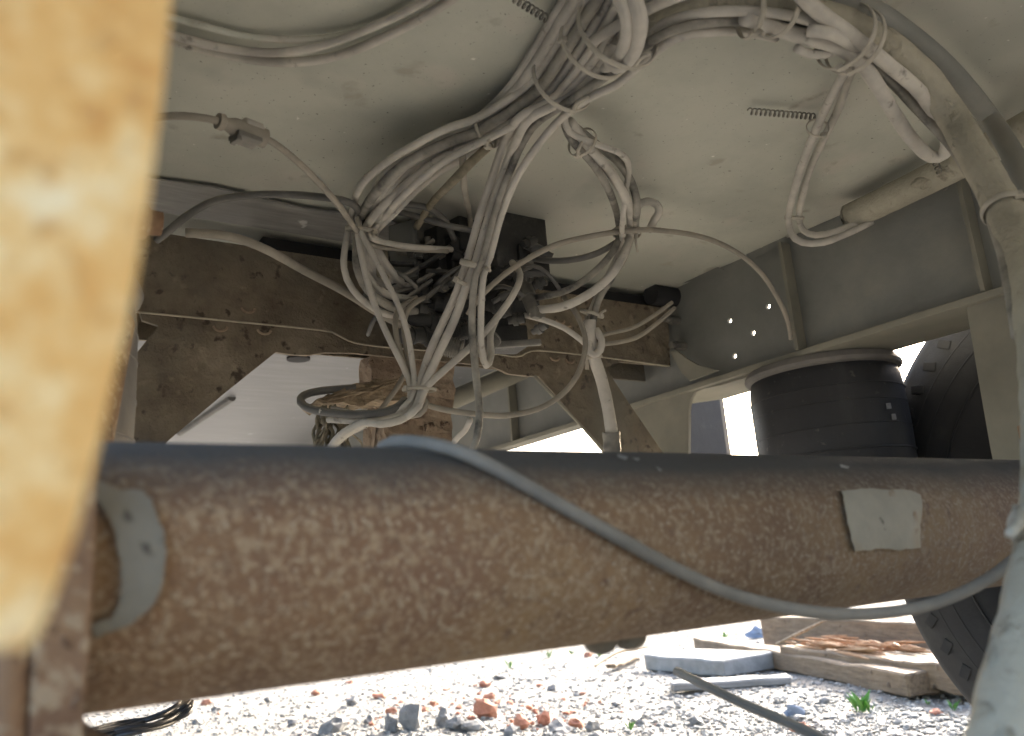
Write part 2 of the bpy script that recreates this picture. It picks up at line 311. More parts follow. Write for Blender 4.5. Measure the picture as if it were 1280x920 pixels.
for x0, x1 in ((1.32, 1.485), (-.09, .075)):
    bm = bmesh.new()
    if x0 > 1: prism(bm, [(x0, -3.1, FZ-.012), (x1, -3.1, FZ-.012), (x1, 1.30, FZ-.012), (1.372, 1.46, FZ-.012), (1.372, 4.5, FZ-.012), (x0, 4.5, FZ-.012)], (0, 0, .012))
    else: box(bm, ((x0+x1)/2, .7, FZ-.006), (x1-x0, 7.6, .012))
    obj('lower_flange', bm, 'flange', chas, bevel=.002)
    obj('upper_flange', bx(x0, x1, -3.1, 4.5, CEIL+.052, CEIL+.066), 'rail', chas)
# stiffeners inside right rail
for y in (.965, .612, .2, 1.95, 2.5):
    obj('stiffener', bx(1.322, 1.349, y, y+.007, FZ+.001, CEIL-.012), 'flange', chas)
    obj('stiffener', bx(.004, .07, y, y+.007, FZ+.001, CEIL-.012), 'flange', chas)
# hanging bracket plates under the right rail
def plx(pts, x, th): bm = bmesh.new(); prism(bm, [onx(a, b, x) for a, b in pts], (th, 0, 0)); return bm
obj('bracket_plate', plx([(772, 510.5), (944, 459), (946, 468), (900, 482), (878, 486), (868, 491), (863, 499), (860.5, 512), (860, 640), (772, 640)], 1.336, .008), 'flange', chas)
obj('bracket_plate', plx([(1207, 375), (1330, 337), (1360, 660), (1258, 660), (1238, 560), (1224, 480), (1211, 402)], 1.336, .008), 'flange', chas)
obj('gusset_plate', plx([(838, 440), (844, 437), (858, 448), (872, 456), (897, 463), (862, 476), (852, 466)], 1.31, .006), 'flange', chas)
# round stub and bolts on the web
bm = bmesh.new(); c = onx(842, 372, 1.35); rod(bm, c+Vector((-.07, 0, 0)), c+Vector((-.0005, 0, 0)), .024, 20)
obj('stub_tube', bm, 'plastic', chas, smooth=True)
for q in ((848, 401), (856, 433)):
    c = onx(*q, 1.35); bm = bmesh.new(); rod(bm, c+Vector((-.03, 0, 0)), c+Vector((-.0005, 0, 0)), .010, 6); rod(bm, c+Vector((-.044, 0, 0)), c+Vector((-.029, 0, 0)), .007, 12)
    obj('bolt', bm, 'fitting', chas)
# torn edges along the plate/rail joint
for pts in ([(826, 352), (838, 344), (884, 328), (906, 338), (870, 350), (832, 360)], [(930, 308), (952, 310), (978, 290), (986, 300), (955, 318), (934, 322)]):
    bm = bmesh.new(); prism(bm, [onx(a, b, 1.338) for a, b in pts], (.004, .004, .003)); obj('bent_sheet', bm, 'rail', chas)
# lower edge of floor plate joint: long conduit
# ------------------------------------------------------------------ crossmember portal
YB = 1.31
cm = thing('crossmember', (XC, YB+.02, .737), 'dark brown pitted rusty crossmember with splayed legs behind the cables', 'crossmember')
def ply(pts, y, th): bm = bmesh.new(); prism(bm, [ony(a, b, y) if b is not None else a for a, b in pts], (0, th, 0)); return bm
def py_(a, b, y=YB): return ony(a, b, y)
zt = 1.048
top = [Vector((1.345, YB, zt)), Vector((.20, YB, zt))]
low = [py_(x, y) for x, y in ((168, 389), (290, 401), (400, 412), (418, 416), (435, 425), (455, 430), (500, 435), (560, 439), (620, 442), (640, 445), (652, 444), (664, 438), (690, 439), (760, 447), (838, 457.5))]
bm = bmesh.new(); prism(bm, top+low, (0, .007, 0)); obj('face_plate', bm, 'rust_dark', cm)
bm = bmesh.new()
P = [(p.x, p.y-.001, p.z-.0012, .0016) for p in low]; tube(bm, P, 6, step=.03)  # added pale bead standing in for light on the lower edge
e = obj('lit_plate_edge', bm, 'lit_edge', cm, smooth='all'); e['label'] = 'thin pale strip painting light on the lower edge of the face plate'
# back plate with opening, legs
bp = [py_(x, y, YB+.008) for x, y in ((165, 380), (165, 400))]
yk = YB+.0075
outer = [(Vector((.20, yk, 1.0))), py_(178, 400, yk), py_(198, 407, yk), py_(140, 480, yk), py_(90, 560, yk), py_(60, 620, yk), py_(150, 620, yk), py_(210, 551, yk), py_(280, 492, yk), py_(345, 440, yk), py_(365, 443, yk), py_(385, 444, yk), py_(405, 440.5, yk), py_(440, 441, yk), py_(493, 446.5, yk), py_(560, 452, yk), py_(612, 457, yk), py_(625, 462, yk), py_(636, 467, yk), py_(660, 470, yk), py_(673, 470, yk), py_(700, 500, yk), py_(752, 560, yk), py_(800, 620, yk), py_(868, 620, yk), py_(826, 562, yk), py_(789, 508, yk), py_(757, 460, yk), py_(775, 452, yk), py_(838, 458, yk), Vector((1.345, yk, 1.0))]
bm = bmesh.new(); prism(bm, outer, (0, .008, 0)); obj('back_plate', bm, 'rust_dark', cm)
obj('top_flange', bx(.20, 1.345, YB+.016, YB+.10, zt-.008, zt), 'rust_dark', cm)
obj('rear_web', bx(.20, 1.345, YB+.10, YB+.106, .90, zt), 'rust_dark', cm)
obj('gap_shade', bx(.42, 1.345, YB+.02, YB+.09, zt+.001, CEIL-.008), 'plastic', cm)  # black filler added where the gap holds only shade
# leg stiffening edge
bm = bmesh.new(); a, b = py_(668, 470, YB-.002), py_(760, 568, YB-.002); P = [(*a, .003), (*b, .003)]; tube(bm, P, 6); obj('leg_edge', bm, 'flange', cm)
for q in ((693, 446), (712, 449), (275, 408), (330, 412), (310, 385), (700, 400), (708, 404)):
    c = py_(*q); bm = bmesh.new(); P = [(c.x+.011*math.cos(a*.5), c.y-.001, c.z-.008*math.sin(a*.5), .0022) for a in range(0, 7)]; tube(bm, P, 6)
    obj('weld_scar', bm, 'rust_tan', cm, smooth='all')
# slotted marks on panel behind
p0 = onz(290, 497, CEIL-.009); p1 = onz(225, 541, CEIL-.009)
bm = bmesh.new(); P = [(*p0, .012), (*p1, .012)]; tube(bm, P, 8); tag(obj('stiff_hose', bm, 'hose', origin=p0), 'straight black stub of hose against the grey panel behind the rusty leg', 'hose')
c = onz(373, 447, CEIL-.008); bm = bmesh.new(); lathe(bm, c, (0, 0, -1), [(0, .03), (.006, .03), (.007, .022)], 20); obj('drain_plug', bm, 'plastic', chas, smooth=True)
# gray brace tube behind the opening
bm = bmesh.new(); rod(bm, onx(560, 502, 1.1), onx(655, 462, 1.30), .026, 20); obj('brace_tube', bm, 'flange', chas, smooth=True)

# ------------------------------------------------------------------ rusty post with broken wood
yp = YB+.045
post = thing('hanger_post', (.71, yp, .70), 'flaky pale rust steel post hanging behind the cable bundle', 'post')
bm = bmesh.new(); prism(bm, [py_(463, 444, yp), py_(568, 450, yp), py_(567, 500, yp), py_(563, 520, yp), py_(566, 548, yp), py_(566, 600, yp), py_(470, 600, yp), py_(470, 520, yp), py_(464, 480, yp)], (0, .05, 0))
bmesh.ops.subdivide_edges(bm, edges=bm.edges[:], cuts=3, use_grid_fill=True)
for v in bm.verts: v.co += Vector((noise.noise(v.co*45), noise.noise(v.co*45+Vector((9, 0, 0))), 0))*.007
obj('post_plate', bm, 'rust_tan', post)
bm = bmesh.new(); box(bm, py_(500, 538, yp-.018), (.075, .03, .06)); bmesh.ops.subdivide_edges(bm, edges=bm.edges[:], cuts=4, use_grid_fill=True)
for v in bm.verts: v.co += Vector((noise.noise(v.co*60), noise.noise(v.co*60+Vector((9, 0, 0))), noise.noise(v.co*60+Vector((0, 9, 0)))))*.006
obj('flaking_lug', bm, 'rust_tan', post)
# broken wood wedge: many splinters in one chunk
yw = 1.22
bm = bmesh.new()
prism(bm, [ony(a, b, yw) for a, b in ((394, 502), (410, 493), (440, 484), (462, 475), (480, 473), (512, 478), (520, 492), (508, 502), (470, 500), (450, 507), (428, 502), (404, 508))], (0, .06, 0))
bmesh.ops.subdivide_edges(bm, edges=bm.edges[:], cuts=3, use_grid_fill=True)
for v in bm.verts: v.co += Vector((0, noise.noise(v.co*50), noise.noise(v.co*70)))*.008
w_ = obj('broken_wood', bm, 'wood_dirty'); tag(w_, 'broken splintered wood chunk wedged beside the rusty post', 'wood')
for k in range(14):
    a = random.uniform(0, 1); s = ony(398+100*a, 503-28*a+random.uniform(-3, 6), yw-.004); e2 = ony(398+100*a+random.uniform(25, 45), 503-28*a-random.uniform(4, 14), yw-.006)
    bm = bmesh.new(); tube(bm, [(*s, .0008), (*((s+e2)/2+Vector((0, -.003, .001))), .0024), (*e2, .001)], 5); obj('splinter', bm, 'wood_dirty', w_)
# frayed rope heap below
heap = thing('frayed_rope', ony(420, 575, 1.2), 'frayed dusty rope strands hanging under the broken wood', 'rope')
for k in range(26):
    x0 = random.uniform(400, 436); s = ony(x0, 506+random.uniform(0, 10), 1.205); P = [(*s, .0022)]
    for j in range(1, 5):
        q = ony(x0+random.uniform(-9, 9)+(k % 3-1)*j*3, 508+j*15, 1.205+random.uniform(-.02, .02)); P.append((*q, random.uniform(.0015, .0035)))
    bm = bmesh.new(); tube(bm, P, 5, step=.006); obj('strand', bm, 'straw', heap, smooth='all')

# ================================================================== axle
YA, ZA, RA = .530, .500, .0735
axle = thing('axle_beam', (XC, YA, ZA-RA), 'thick rusty tubular axle beam crossing under the chassis', 'axle')
bm = bmesh.new(); lathe(bm, (-.30, YA, ZA), (1, 0, 0), [(0, RA*.8), (.1, RA), (2.0, RA), (2.08, RA*.8)], 72)
bmesh.ops.subdivide_edges(bm, edges=[e for e in bm.edges if abs(e.verts[0].co.x-e.verts[1].co.x) > 1], cuts=40)
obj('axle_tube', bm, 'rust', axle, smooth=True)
def oncyl(px, py, r):
    d = ray(px, py); oy, oz = CAM.y-YA, CAM.z-ZA
    a = d.y**2+d.z**2; b = 2*(oy*d.y+oz*d.z); c = oy*oy+oz*oz-r*r; D = max(b*b-4*a*c, 0)
    return CAM+d*((-b-math.sqrt(D))/(2*a))
def cyl_patch(name, pts, mat, h, parent, cuts=4, jag=0):
    bm = bmesh.new(); dense = []
    for i, p in enumerate(pts):
        q = pts[(i+1) % len(pts)]; k = max(1, int(math.hypot(q[0]-p[0], q[1]-p[1])/6))
        for j in range(k):
            x = p[0]+(q[0]-p[0])*j/k; y = p[1]+(q[1]-p[1])*j/k
            dense.append((x+random.uniform(-jag, jag), y+random.uniform(-jag, jag)))
    vs = [bm.verts.new((x, y, 0)) for x, y in dense]; f = bm.faces.new(vs)
    bmesh.ops.triangulate(bm, faces=[f]); bmesh.ops.subdivide_edges(bm, edges=bm.edges[:], cuts=cuts, use_grid_fill=True)
    r = bmesh.ops.extrude_face_region(bm, geom=bm.faces[:])
    topv = set(v for v in r['geom'] if isinstance(v, bmesh.types.BMVert))
    for v in bm.verts: v.co = oncyl(v.co.x, v.co.y, RA+(h if v in topv else -.002))
    return obj(name, bm, mat, parent, smooth=True)
o = cyl_patch('weld_patch', [(1052, 614), (1078, 611), (1120, 612), (1140, 612), (1150, 618), (1154, 632), (1150, 655), (1152, 684), (1125, 688), (1100, 686), (1068, 689), (1063, 668), (1057, 640)], 'primer', .0035, axle, jag=1.2); o['label'] = 'grey primed weld patch on the tube'
o = cyl_patch('seat_ring', [(122, 600), (150, 612), (178, 612), (190, 625), (203, 660), (208, 695), (204, 728), (190, 758), (165, 780), (140, 790), (118, 798), (114, 783), (138, 772), (150, 755), (152, 720), (148, 680), (138, 650), (121, 622)], 'primer', .005, axle, jag=1.5); o['label'] = 'grey primed crescent where the axle seat is welded'
for pts in ([(772, 567), (785, 571), (782, 575), (772, 571)], [(1050, 580), (1062, 583), (1060, 586), (1051, 584)], [(820, 582), (828, 588), (824, 589)], [(790, 572), (800, 573), (797, 576)]):
    cyl_patch('paint_chip', pts, 'white', .001, axle, 1)
for px, py in ((752, 812), (788, 806)):
    d = ray(px, py); t = (YA+.02)/d.y; c = CAM+d*t; bm = bmesh.new(); lathe(bm, (c.x, c.y, ZA-RA+.01), (0, 0, -1), [(0, .014), (.014, .014), (.019, .010), (.021, .004)], 14); obj('bolt_head', bm, 'rust_dark', axle, smooth=True)
# rear trailing arm parts on the right: axle seat + U-bolts
seat = thing('axle_clamp', (1.40, .53, .42), 'grey axle clamp with stacked bolt nuts beside the right bracket plate', 'clamp')
obj('clamp_plate', bx(1.33, 1.49, .44, .62, .578, .60), 'rail', seat, bevel=.003)
obj('lower_clamp_plate', bx(1.33, 1.49, .44, .62, .395, .424), 'rail', seat, bevel=.003)
c = onx(1252, 520, 1.34); c.y = .60
for dx, dy in ((.0, 0), (.12, 0), (0, -.15), (.12, -.15)):
    bm = bmesh.new(); rod(bm, (1.345+dx, .605+dy, .38), (1.345+dx, .605+dy, .69), .009, 12); b_ = obj('clamp_bolt', bm, 'fitting', seat)
    bm = bmesh.new(); rod(bm, (1.345+dx, .605+dy, .601), (1.345+dx, .605+dy, .622), .019, 6); obj('nut', bm, 'fitting', b_)
    bm = bmesh.new(); rod(bm, (1.345+dx, .605+dy, .623), (1.345+dx, .605+dy, .641), .017, 6); obj('nut', bm, 'rust_mid', b_)
arm = thing('trailing_arm', (1.42, .3, .42), 'steel trailing arm running under the right air spring', 'suspension arm')
obj('arm_beam', bx(1.37, 1.47, -.5, 1.16, .601, .655) if False else bx(1.37, 1.47, .625, 1.16, .45, .53), 'rail', arm, bevel=.006)
obj('spring_seat', bx(1.33, 1.53, .86, 1.16, .531, .55), 'rail', arm, bevel=.004)

# ================================================================== air springs
def bellows(x, y, r, label, dusty):
    t = thing('air_spring', (x, y, .55), label, 'air spring', 'air springs under the frame rails')
    bm = bmesh.new(); lathe(bm, (x, y, .552), (0, 0, 1), [(0, r*.70), (.06, r*.74), (.10, r*.78)], 48); obj('piston', bm, 'plastic', t, smooth=True)
    bm = bmesh.new(); lathe(bm, (x, y, .60), (0, 0, 1), [(0, r*.80), (.004, r*.92), (.03, r*.985), (.10, r), (.17, r*1.0), (.205, r*.985), (.222, r*.95), (.228, r*.9)], 64)
    s = obj('bellow', bm, 'bead' if dusty else 'rubber', t, smooth=True)
    for zz in (.655, .70, .745, .775):
        bm = bmesh.new(); lathe(bm, (x, y, zz), (0, 0, 1), [(0, r*.99), (.0012, r*1.006), (.0030, r*1.006), (.0042, r*.99)], 64, caps=False); obj('moulded_seam', bm, 'bead' if dusty else 'rubber', t, smooth=True)
    bm = bmesh.new(); lathe(bm, (x, y, .818), (0, 0, 1), [(0, r*.95), (.004, r*1.02), (.010, r*1.035), (.016, r*1.02), (.0225, r*.99)], 64); obj('bead_plate', bm, 'bead', t, smooth=True)
    return t, s
bR, sR = bellows(1.45, 1.014, .146, 'black rubber air spring with grey bead plate under the right rail', False)
for dz in (.73, .71):
    bm = bmesh.new(); an = math.radians(-100+(dz-.73)*-150); c = Vector((1.45+.1472*math.cos(an), 1.014+.1472*math.sin(an), dz)); u = Vector((-math.sin(an), math.cos(an), 0))
    prism(bm, [c-u*.006+Vector((0, 0, -.006)), c+u*.006+Vector((0, 0, -.005)), c+u*.006+Vector((0, 0, .006)), c-u*.006+Vector((0, 0, .005))], Vector((math.cos(an), math.sin(an), 0))*.001); obj('label_sticker', bm, 'white', bR)
bL, sL = bellows(.03, 1.02, .142, 'grey dusty air spring beside the rusty shock absorber', True)

# ================================================================== tyre on the right
wx, wy, wz, wr = 1.765, .53, .50, .51
wh = thing('trailer_wheel', (wx, wy, 0), 'black truck tyre standing on gravel outside the frame', 'wheel')
prof = [(-.13, .29), (-.15, .30), (-.175, .33), (-.193, .38), (-.195, .42), (-.190, .455), (-.186, .462), (-.183, .478), (-.176, .492), (-.165, .499), (-.10, .502), (-.098, .488), (-.085, .488), (-.083, .503), (0, .504), (.083, .503), (.085, .488), (.098, .488), (.10, .502), (.165, .499), (.183, .478), (.19, .455), (.195, .42), (.193, .38), (.15, .30), (.13, .29)]
bm = bmesh.new(); lathe(bm, (wx, wy, wz), (1, 0, 0), [(a, b*1.012) for a, b in prof], 96, caps=False)
ty = obj('tyre', bm, 'tyre', wh, smooth=True)
bmL = bmesh.new()
for k in range(56):
    a = 2*PI*k/56; R = Matrix.Rotation(a, 3, 'X')
    for sx in (-1, 1):
        vs = box(bmL, (sx*.1925, .012, .455), (.004, .018, .026), Matrix.Rotation(.5*sx, 3, 'X'))
        for v in vs: v.co = R @ v.co + Vector((wx, wy, wz))
o = obj('sidewall_marks', bmL, 'tyre', ty, bevel=.003); o['kind'] = 'stuff'
for rr in (.36, .40, .43):
    bm = bmesh.new(); tube(bm, [(wx-.193+(.006 if rr < .37 else 0), wy+rr*math.cos(2*PI*k/40), wz+rr*math.sin(2*PI*k/40), .0022) for k in range(40)], 6, closed=True); obj('sidewall_ring', bm, 'tyre', ty, smooth='all')
bm = bmesh.new(); lathe(bm, (wx-.14, wy, wz), (1, 0, 0), [(0, .296), (.012, .285), (.03, .27), (.15, .262), (.27, .285), (.28, .296)], 64, caps=False); obj('rim', bm, 'rail', wh, smooth=True)
bm = bmesh.new(); lathe(bm, (wx-.17, wy, wz), (1, 0, 0), [(0, .08), (0, .21), (.02, .215), (.2, .21)], 64); obj('brake_drum', bm, 'rust_dark', wh, smooth=True)
# dark plastic tool box beyond the bracket opening
tb = thing('storage_box', (1.61, 1.57, .66), 'dark plastic storage box hung outboard behind the bracket opening', 'box')
obj('box_body', bx(1.50, 1.735, 1.515, 1.63, .66, 1.04), 'plastic', tb, bevel=.03)
obj('box_lid', bx(1.49, 1.745, 1.505, 1.64, 1.041, 1.07), 'plastic', tb, bevel=.008)
obj('hanger_strap', bx(1.58, 1.64, 1.56, 1.58, 1.071, 1.15), 'rail', tb); obj('hanger_strap', bx(1.359, 1.66, 1.581, 1.60, 1.12, 1.15), 'rail', tb)

# ================================================================== left foreground
yl = .19
hb = thing('hanger_bracket', (0, yl+.01, .47), 'blurred ochre rusty steel hanger plate close beside the cables', 'bracket')
pts = [Vector((.048, yl, .852)), py_(222, -60, yl), py_(214, 0, yl), py_(205, 100, yl), py_(186, 250, yl), py_(161, 400, yl), py_(128, 540, yl), py_(90, 680, yl), py_(62, 760, yl), py_(45, 797, yl), py_(30, 811, yl), py_(0, 813, yl), py_(-60, 815, yl), Vector((-.05, yl, .48)), Vector((-.06, yl, .852))]
bm = bmesh.new(); prism(bm, pts, (0, .010, 0)); obj('plate', bm, 'rust_bright', hb)
cl = thing('clamp_bar', (.05, .45, .36), 'rusty vertical clamp bar standing in front of the axle end', 'clamp')
bm = bmesh.new(); prism(bm, [py_(x, y, .438) for x, y in ((128, 520), (122, 600), (119, 700), (113, 800), (105, 920), (98, 1040), (28, 1040), (36, 920), (40, 800), (46, 700), (70, 520))], (0, .014, 0)); obj('bar', bm, 'rust_mid', cl, bevel=.002)
bm = bmesh.new(); rod(bm, (.028, .446, .36), (.028, .446, .60), .009, 12); obj('threaded_rod', bm, 'rust_mid', cl, smooth=True)
obj('clamp_foot', bx(-.06, .07, .44, .60, .40, .424), 'rust_mid', cl, bevel=.002)
sh = thing('shock_absorber', at(88, 640, .70), 'rusty shock absorber leaning behind the ochre hanger plate', 'shock absorber')
a, b = at(84, 640, .72), at(150, 330, .92)
bm = bmesh.new(); rod(bm, a, a.lerp(b, .72), .026, 28); obj('body_tube', bm, 'rust_mid', sh, smooth=True)
bm = bmesh.new(); rod(bm, a.lerp(b, .7), b, .014, 20); obj('piston_rod', bm, 'rail', sh, smooth=True)
bm = bmesh.new(); c = at(182, 277, .84); lathe(bm, c+Vector((-.03, 0, 0)), (1, 0, 0), [(0, .018), (.03, .018), (.034, .013), (.045, .012)], 18); obj('upper_eye', bm, 'rust_mid', sh, smooth=True)

# ================================================================== brake valve block
vb = thing('brake_valve_block', at(600, 440, 1.45), 'dark dusty brake valve block tangled in cables on the crossmember', 'valve block')
def vbox(name, px, py, t, s, mat='valve', rz=0, rx=0, par=None, bev=.004):
    bm = bmesh.new(); box(bm, at(px, py, t), s, Matrix.Rotation(rz, 3, 'Z') @ Matrix.Rotation(rx, 3, 'X')); return obj(name, bm, mat, par or vb, bevel=bev)
def vrod(name, a, b, r, mat='valve', prof=None, par=None, seg=22):
    A, B = at(*a), at(*b); bm = bmesh.new(); L = (B-A).length
    lathe(bm, A, B-A, [(0, r), (L, r)] if prof is None else [(t*L, k*r) for t, k in prof], seg); return obj(name, bm, mat, par or vb, smooth=True)
RIB = [(0, .8), (.04, 1.0)]+[(.1+.08*k+d, v) for k in range(10) for d, v in ((0, 1.0), (.03, 1.0), (.035, .86), (.075, .86))]+[(.93, 1.0), (1, .9)]
CL = [(0, .9), (.05, 1), (.30, 1), (.31, 1.16), (.38, 1.16), (.39, 1), (.60, 1), (.61, 1.2), (.70, 1.2), (.71, .95), (1, .9)]
HEX = [(0, .7), (.3, .7), (.31, 1.1), (.6, 1.1), (.61, .8), (1, .75)]
vbox('mount_box', 632, 300, 1.49, (.11, .10, .15)); vbox('mount_plate', 625, 262, 1.47, (.16, .12, .014)); vbox('side_housing', 580, 300, 1.50, (.10, .09, .09), rz=.2); vbox('side_housing', 660, 330, 1.46, (.05, .06, .05), rz=-.3)
vbox('valve_body', 600, 348, 1.50, (.17, .10, .10)); vbox('valve_body', 555, 338, 1.49, (.12, .09, .11), rz=.3)
vbox('manifold', 590, 398, 1.49, (.16, .07, .05)); vbox('lower_manifold', 620, 424, 1.50, (.10, .06, .04), rz=-.2)
vbox('bracket', 540, 292, 1.47, (.10, .012, .07), 'fitting', .2); vbox('bracket', 505, 320, 1.42, (.012, .05, .12), 'rail', .6)
vbox('cover', 582, 372, 1.43, (.07, .02, .05), 'valve', .4); vbox('cover', 628, 318, 1.44, (.05, .02, .06), 'valve', -.3)
for k, (x, y) in enumerate(((488, 345), (498, 330), (506, 352), (518, 338), (524, 362), (536, 345), (512, 318), (540, 325), (548, 360), (530, 310), (500, 365), (556, 340))):
    bm = bmesh.new(); a = at(x, y, 1.385); an = random.uniform(-.7, .35)
    box(bm, a, (.042+random.uniform(0, .02), .012, .0055), Matrix.Rotation(-.5, 3, 'Z') @ Matrix.Rotation(an, 3, 'Y')); obj('connector_tab', bm, random.choice(('valve', 'fitting', 'fitting')), vb, bevel=.001)
for a, b, r, m_, pr in (((455, 372, 1.36), (560, 404, 1.42), .016, 'hose', CL), ((508, 398, 1.38), (598, 412, 1.43), .015, 'valve', CL), ((470, 352, 1.40), (560, 372, 1.43), .018, 'valve', CL),
        ((600, 372, 1.45), (668, 386, 1.40), .020, 'valve', CL), ((648, 345, 1.42), (668, 392, 1.38), .014, 'fitting', HEX), ((628, 392, 1.44), (662, 372, 1.40), .013, 'valve', HEX), ((634, 340, 1.46), (662, 330, 1.40), .012, 'fitting', HEX),
        ((540, 428, 1.37), (578, 438, 1.37), .017, 'fitting', RIB), ((560, 420, 1.40), (600, 408, 1.40), .015, 'valve', RIB), ((618, 420, 1.40), (598, 440, 1.38), .016, 'fitting', RIB),
        ((545, 380, 1.40), (580, 386, 1.40), .019, 'valve', HEX), ((520, 300, 1.42), (522, 335, 1.42), .011, 'fitting', HEX), ((534, 296, 1.43), (536, 330, 1.43), .008, 'fitting', HEX),
        ((655, 305, 1.42), (690, 322, 1.42), .010, 'hose', HEX), ((500, 420, 1.36), (545, 418, 1.40), .013, 'valve', CL), ((560, 352, 1.40), (600, 356, 1.40), .015, 'valve', HEX), ((566, 318, 1.41), (600, 330, 1.42), .013, 'valve', HEX)):
    vrod('fitting' if pr is HEX else 'ribbed_connector' if pr is RIB else 'clamped_port', a, b, r, m_, pr)
for k in range(16):
    x, y = random.uniform(475, 670), random.uniform(300, 430); t = 1.36+random.uniform(0, .05); L = random.uniform(14, 34); an = random.uniform(-.6, .9)
    vrod('union', (x, y, t), (x+L*math.cos(an), y+L*math.sin(an), t+random.uniform(-.02, .02)), random.uniform(.006, .011), random.choice(('valve', 'valve', 'fitting', 'hose')), HEX, seg=12)
for k in range(10):
    x, y = random.uniform(480, 620), random.uniform(300, 390); bm = bmesh.new(); w_ = random.uniform(25, 55); dn = random.uniform(10, 35); sg = random.choice((-1, 1))
    tube(bm, [(*at(x, y, 1.40), .0036), (*at(x+sg*w_*.3, y-dn*.2, 1.37), .0036), (*at(x+sg*w_*.75, y+dn*.4, 1.36), .0036), (*at(x+sg*w_, y+dn, 1.40), .0036)], 8); obj('jumper_wire', bm, random.choice(('hose', 'hose', 'cable3')), vb, smooth='all')
vbox('bracket_foot', 640, 430, 1.42, (.10, .01, .012), 'fitting', -.55); vbox('clip', 672, 392, 1.38, (.03, .012, .02), 'fitting', .3); vbox('tag_plate', 478, 330, 1.36, (.025, .004, .05), 'straw', .3)

# ================================================================== cables
cable('brake_cable', 'outermost dusty cable of the left loops pinched by the tie', 'cables looping left', .0068, [(770, -60, -.02), (722, 12, -.022), (682, 78, -.025), (655, 110, -.03), (597, 147, -.035), (560, 160, -.04), (520, 180, -.05), (480, 205, -.065), (451, 232, -.085), (441, 262, 1.29), (437, 283, 1.29), (432, 305, 1.29), (430, 335, 1.29), (441, 362, 1.30), (468, 386, 1.32), (505, 400, 1.37)])
cable('brake_cable', 'thickest dusty cable of the left loops pinched by the tie', 'cables looping left', .0092, [(785, -60, -.02), (735, 18, -.03), (695, 82, -.036), (665, 120, -.04), (600, 163, -.045), (560, 178, -.05), (510, 203, -.065), (472, 238, -.085), (452, 270, 1.28), (448, 288, 1.28), (446, 310, 1.28), (447, 335, 1.28), (460, 362, 1.30), (488, 383, 1.34), (520, 390, 1.38)], 'cable3')
cable('brake_cable', 'inner dusty cable of the left loops above the crossmember', 'cables looping left', .0080, [(800, -60, -.02), (748, 25, -.03), (706, 90, -.036), (672, 128, -.04), (605, 173, -.05), (552, 198, -.055), (508, 230, -.07), (476, 260, -.085), (458, 284, 1.285), (452, 305, 1.30), (456, 340, 1.31), (480, 366, 1.34), (512, 374, 1.38)])
cable('brake_cable', 'dusty cable leaving the left tie and entering the valve block side', None, .0060, [(806, -60, -.03), (757, 32, -.045), (715, 95, -.05), (682, 130, -.055), (640, 158, -.06), (590, 183, -.07), (545, 209, -.075), (500, 248, -.09), (474, 278, 1.27), (463, 293, 1.27), (474, 301, 1.29), (510, 308, 1.34), (565, 312, 1.40)])
cable('brake_cable', 'thin cable beside the left tie ending in the dark valve block', None, .005, [(452, 298, 1.27), (470, 308, 1.30), (500, 311, 1.34), (560, 314, 1.39)], 'cable2')
EX = 'dusty cable packed into the overhead bundle and fading behind the left loops'
for dx, r_, dr in ((-8, .0070, .014), (4, .0085, .022), (16, .0070, .014), (28, .0085, .024), (40, .0072, .014), (52, .0080, .026), (64, .0072, .016), (76, .0078, .028)):
    cable('brake_cable', EX, 'cables packed in the overhead bundle', r_, [(752+dx, -60, -dr), (710+dx, 6, -dr), (674+dx, 66, -dr), (642+dx*.9, 112, -dr-.004), (600+dx*.5, 150+dx*.25, -dr-.008), (555+dx*.35, 172+dx*.3, -dr-.015), (505+dx*.3, 200+dx*.4, -.05), (474+dx*.25, 235+dx*.4, -.075), (460+dx*.12, 275+dx*.2, 1.31), (456+dx*.2, 310, 1.33), (464+dx*.4, 345, 1.37), (490+dx*.5, 372, 1.42)])
cable('brake_cable', 'dusty cable through the middle tie lying against the left loops', 'cables through the middle tie', .0072, [(815, -60, -.03), (768, 35, -.045), (722, 100, -.05), (680, 130, -.055), (648, 148, -.06), (630, 180, 1.12), (612, 232, 1.15), (598, 275, 1.18), (585, 322, 1.20), (577, 346, 1.205), (570, 367, 1.21), (555, 400, 1.22), (537, 440, 1.23), (522, 486, 1.235), (512, 508, 1.23), (490, 521, 1.22), (460, 526, 1.22), (410, 524, 1.24)])
cable('brake_cable', 'dusty cable through the middle tie with a thick end below the lower bundle', 'cables through the middle tie', .0078, [(828, -60, -.03), (780, 40, -.05), (735, 102, -.055), (695, 130, -.06), (660, 150, -.065), (643, 182, 1.10), (626, 228, 1.14), (609, 278, 1.17), (594, 330, 1.19), (585, 352, 1.195), (568, 400, 1.21), (547, 445, 1.22), (528, 487, 1.225), (520, 510, 1.22), (500, 525, 1.21), (475, 530, 1.20), (455, 528, 1.21), (424, 546, 1.23), (405, 575, 1.25)])
cable('brake_cable', 'dusty cable hanging straight down behind the axle from the middle tie', None, .0068, [(990, 36, -.035), (935, 27, -.045), (900, 27, -.05), (850, 35, -.055), (803, 58, -.06), (762, 92, -.065), (716, 124, -.07), (665, 160, 1.08), (634, 222, 1.12), (616, 276, 1.15), (603, 326, 1.17), (594, 346, 1.175), (590, 400, 1.19), (594, 460, 1.19), (599, 510, 1.18), (596, 545, 1.17), (586, 575, 1.17)], 'cable3')
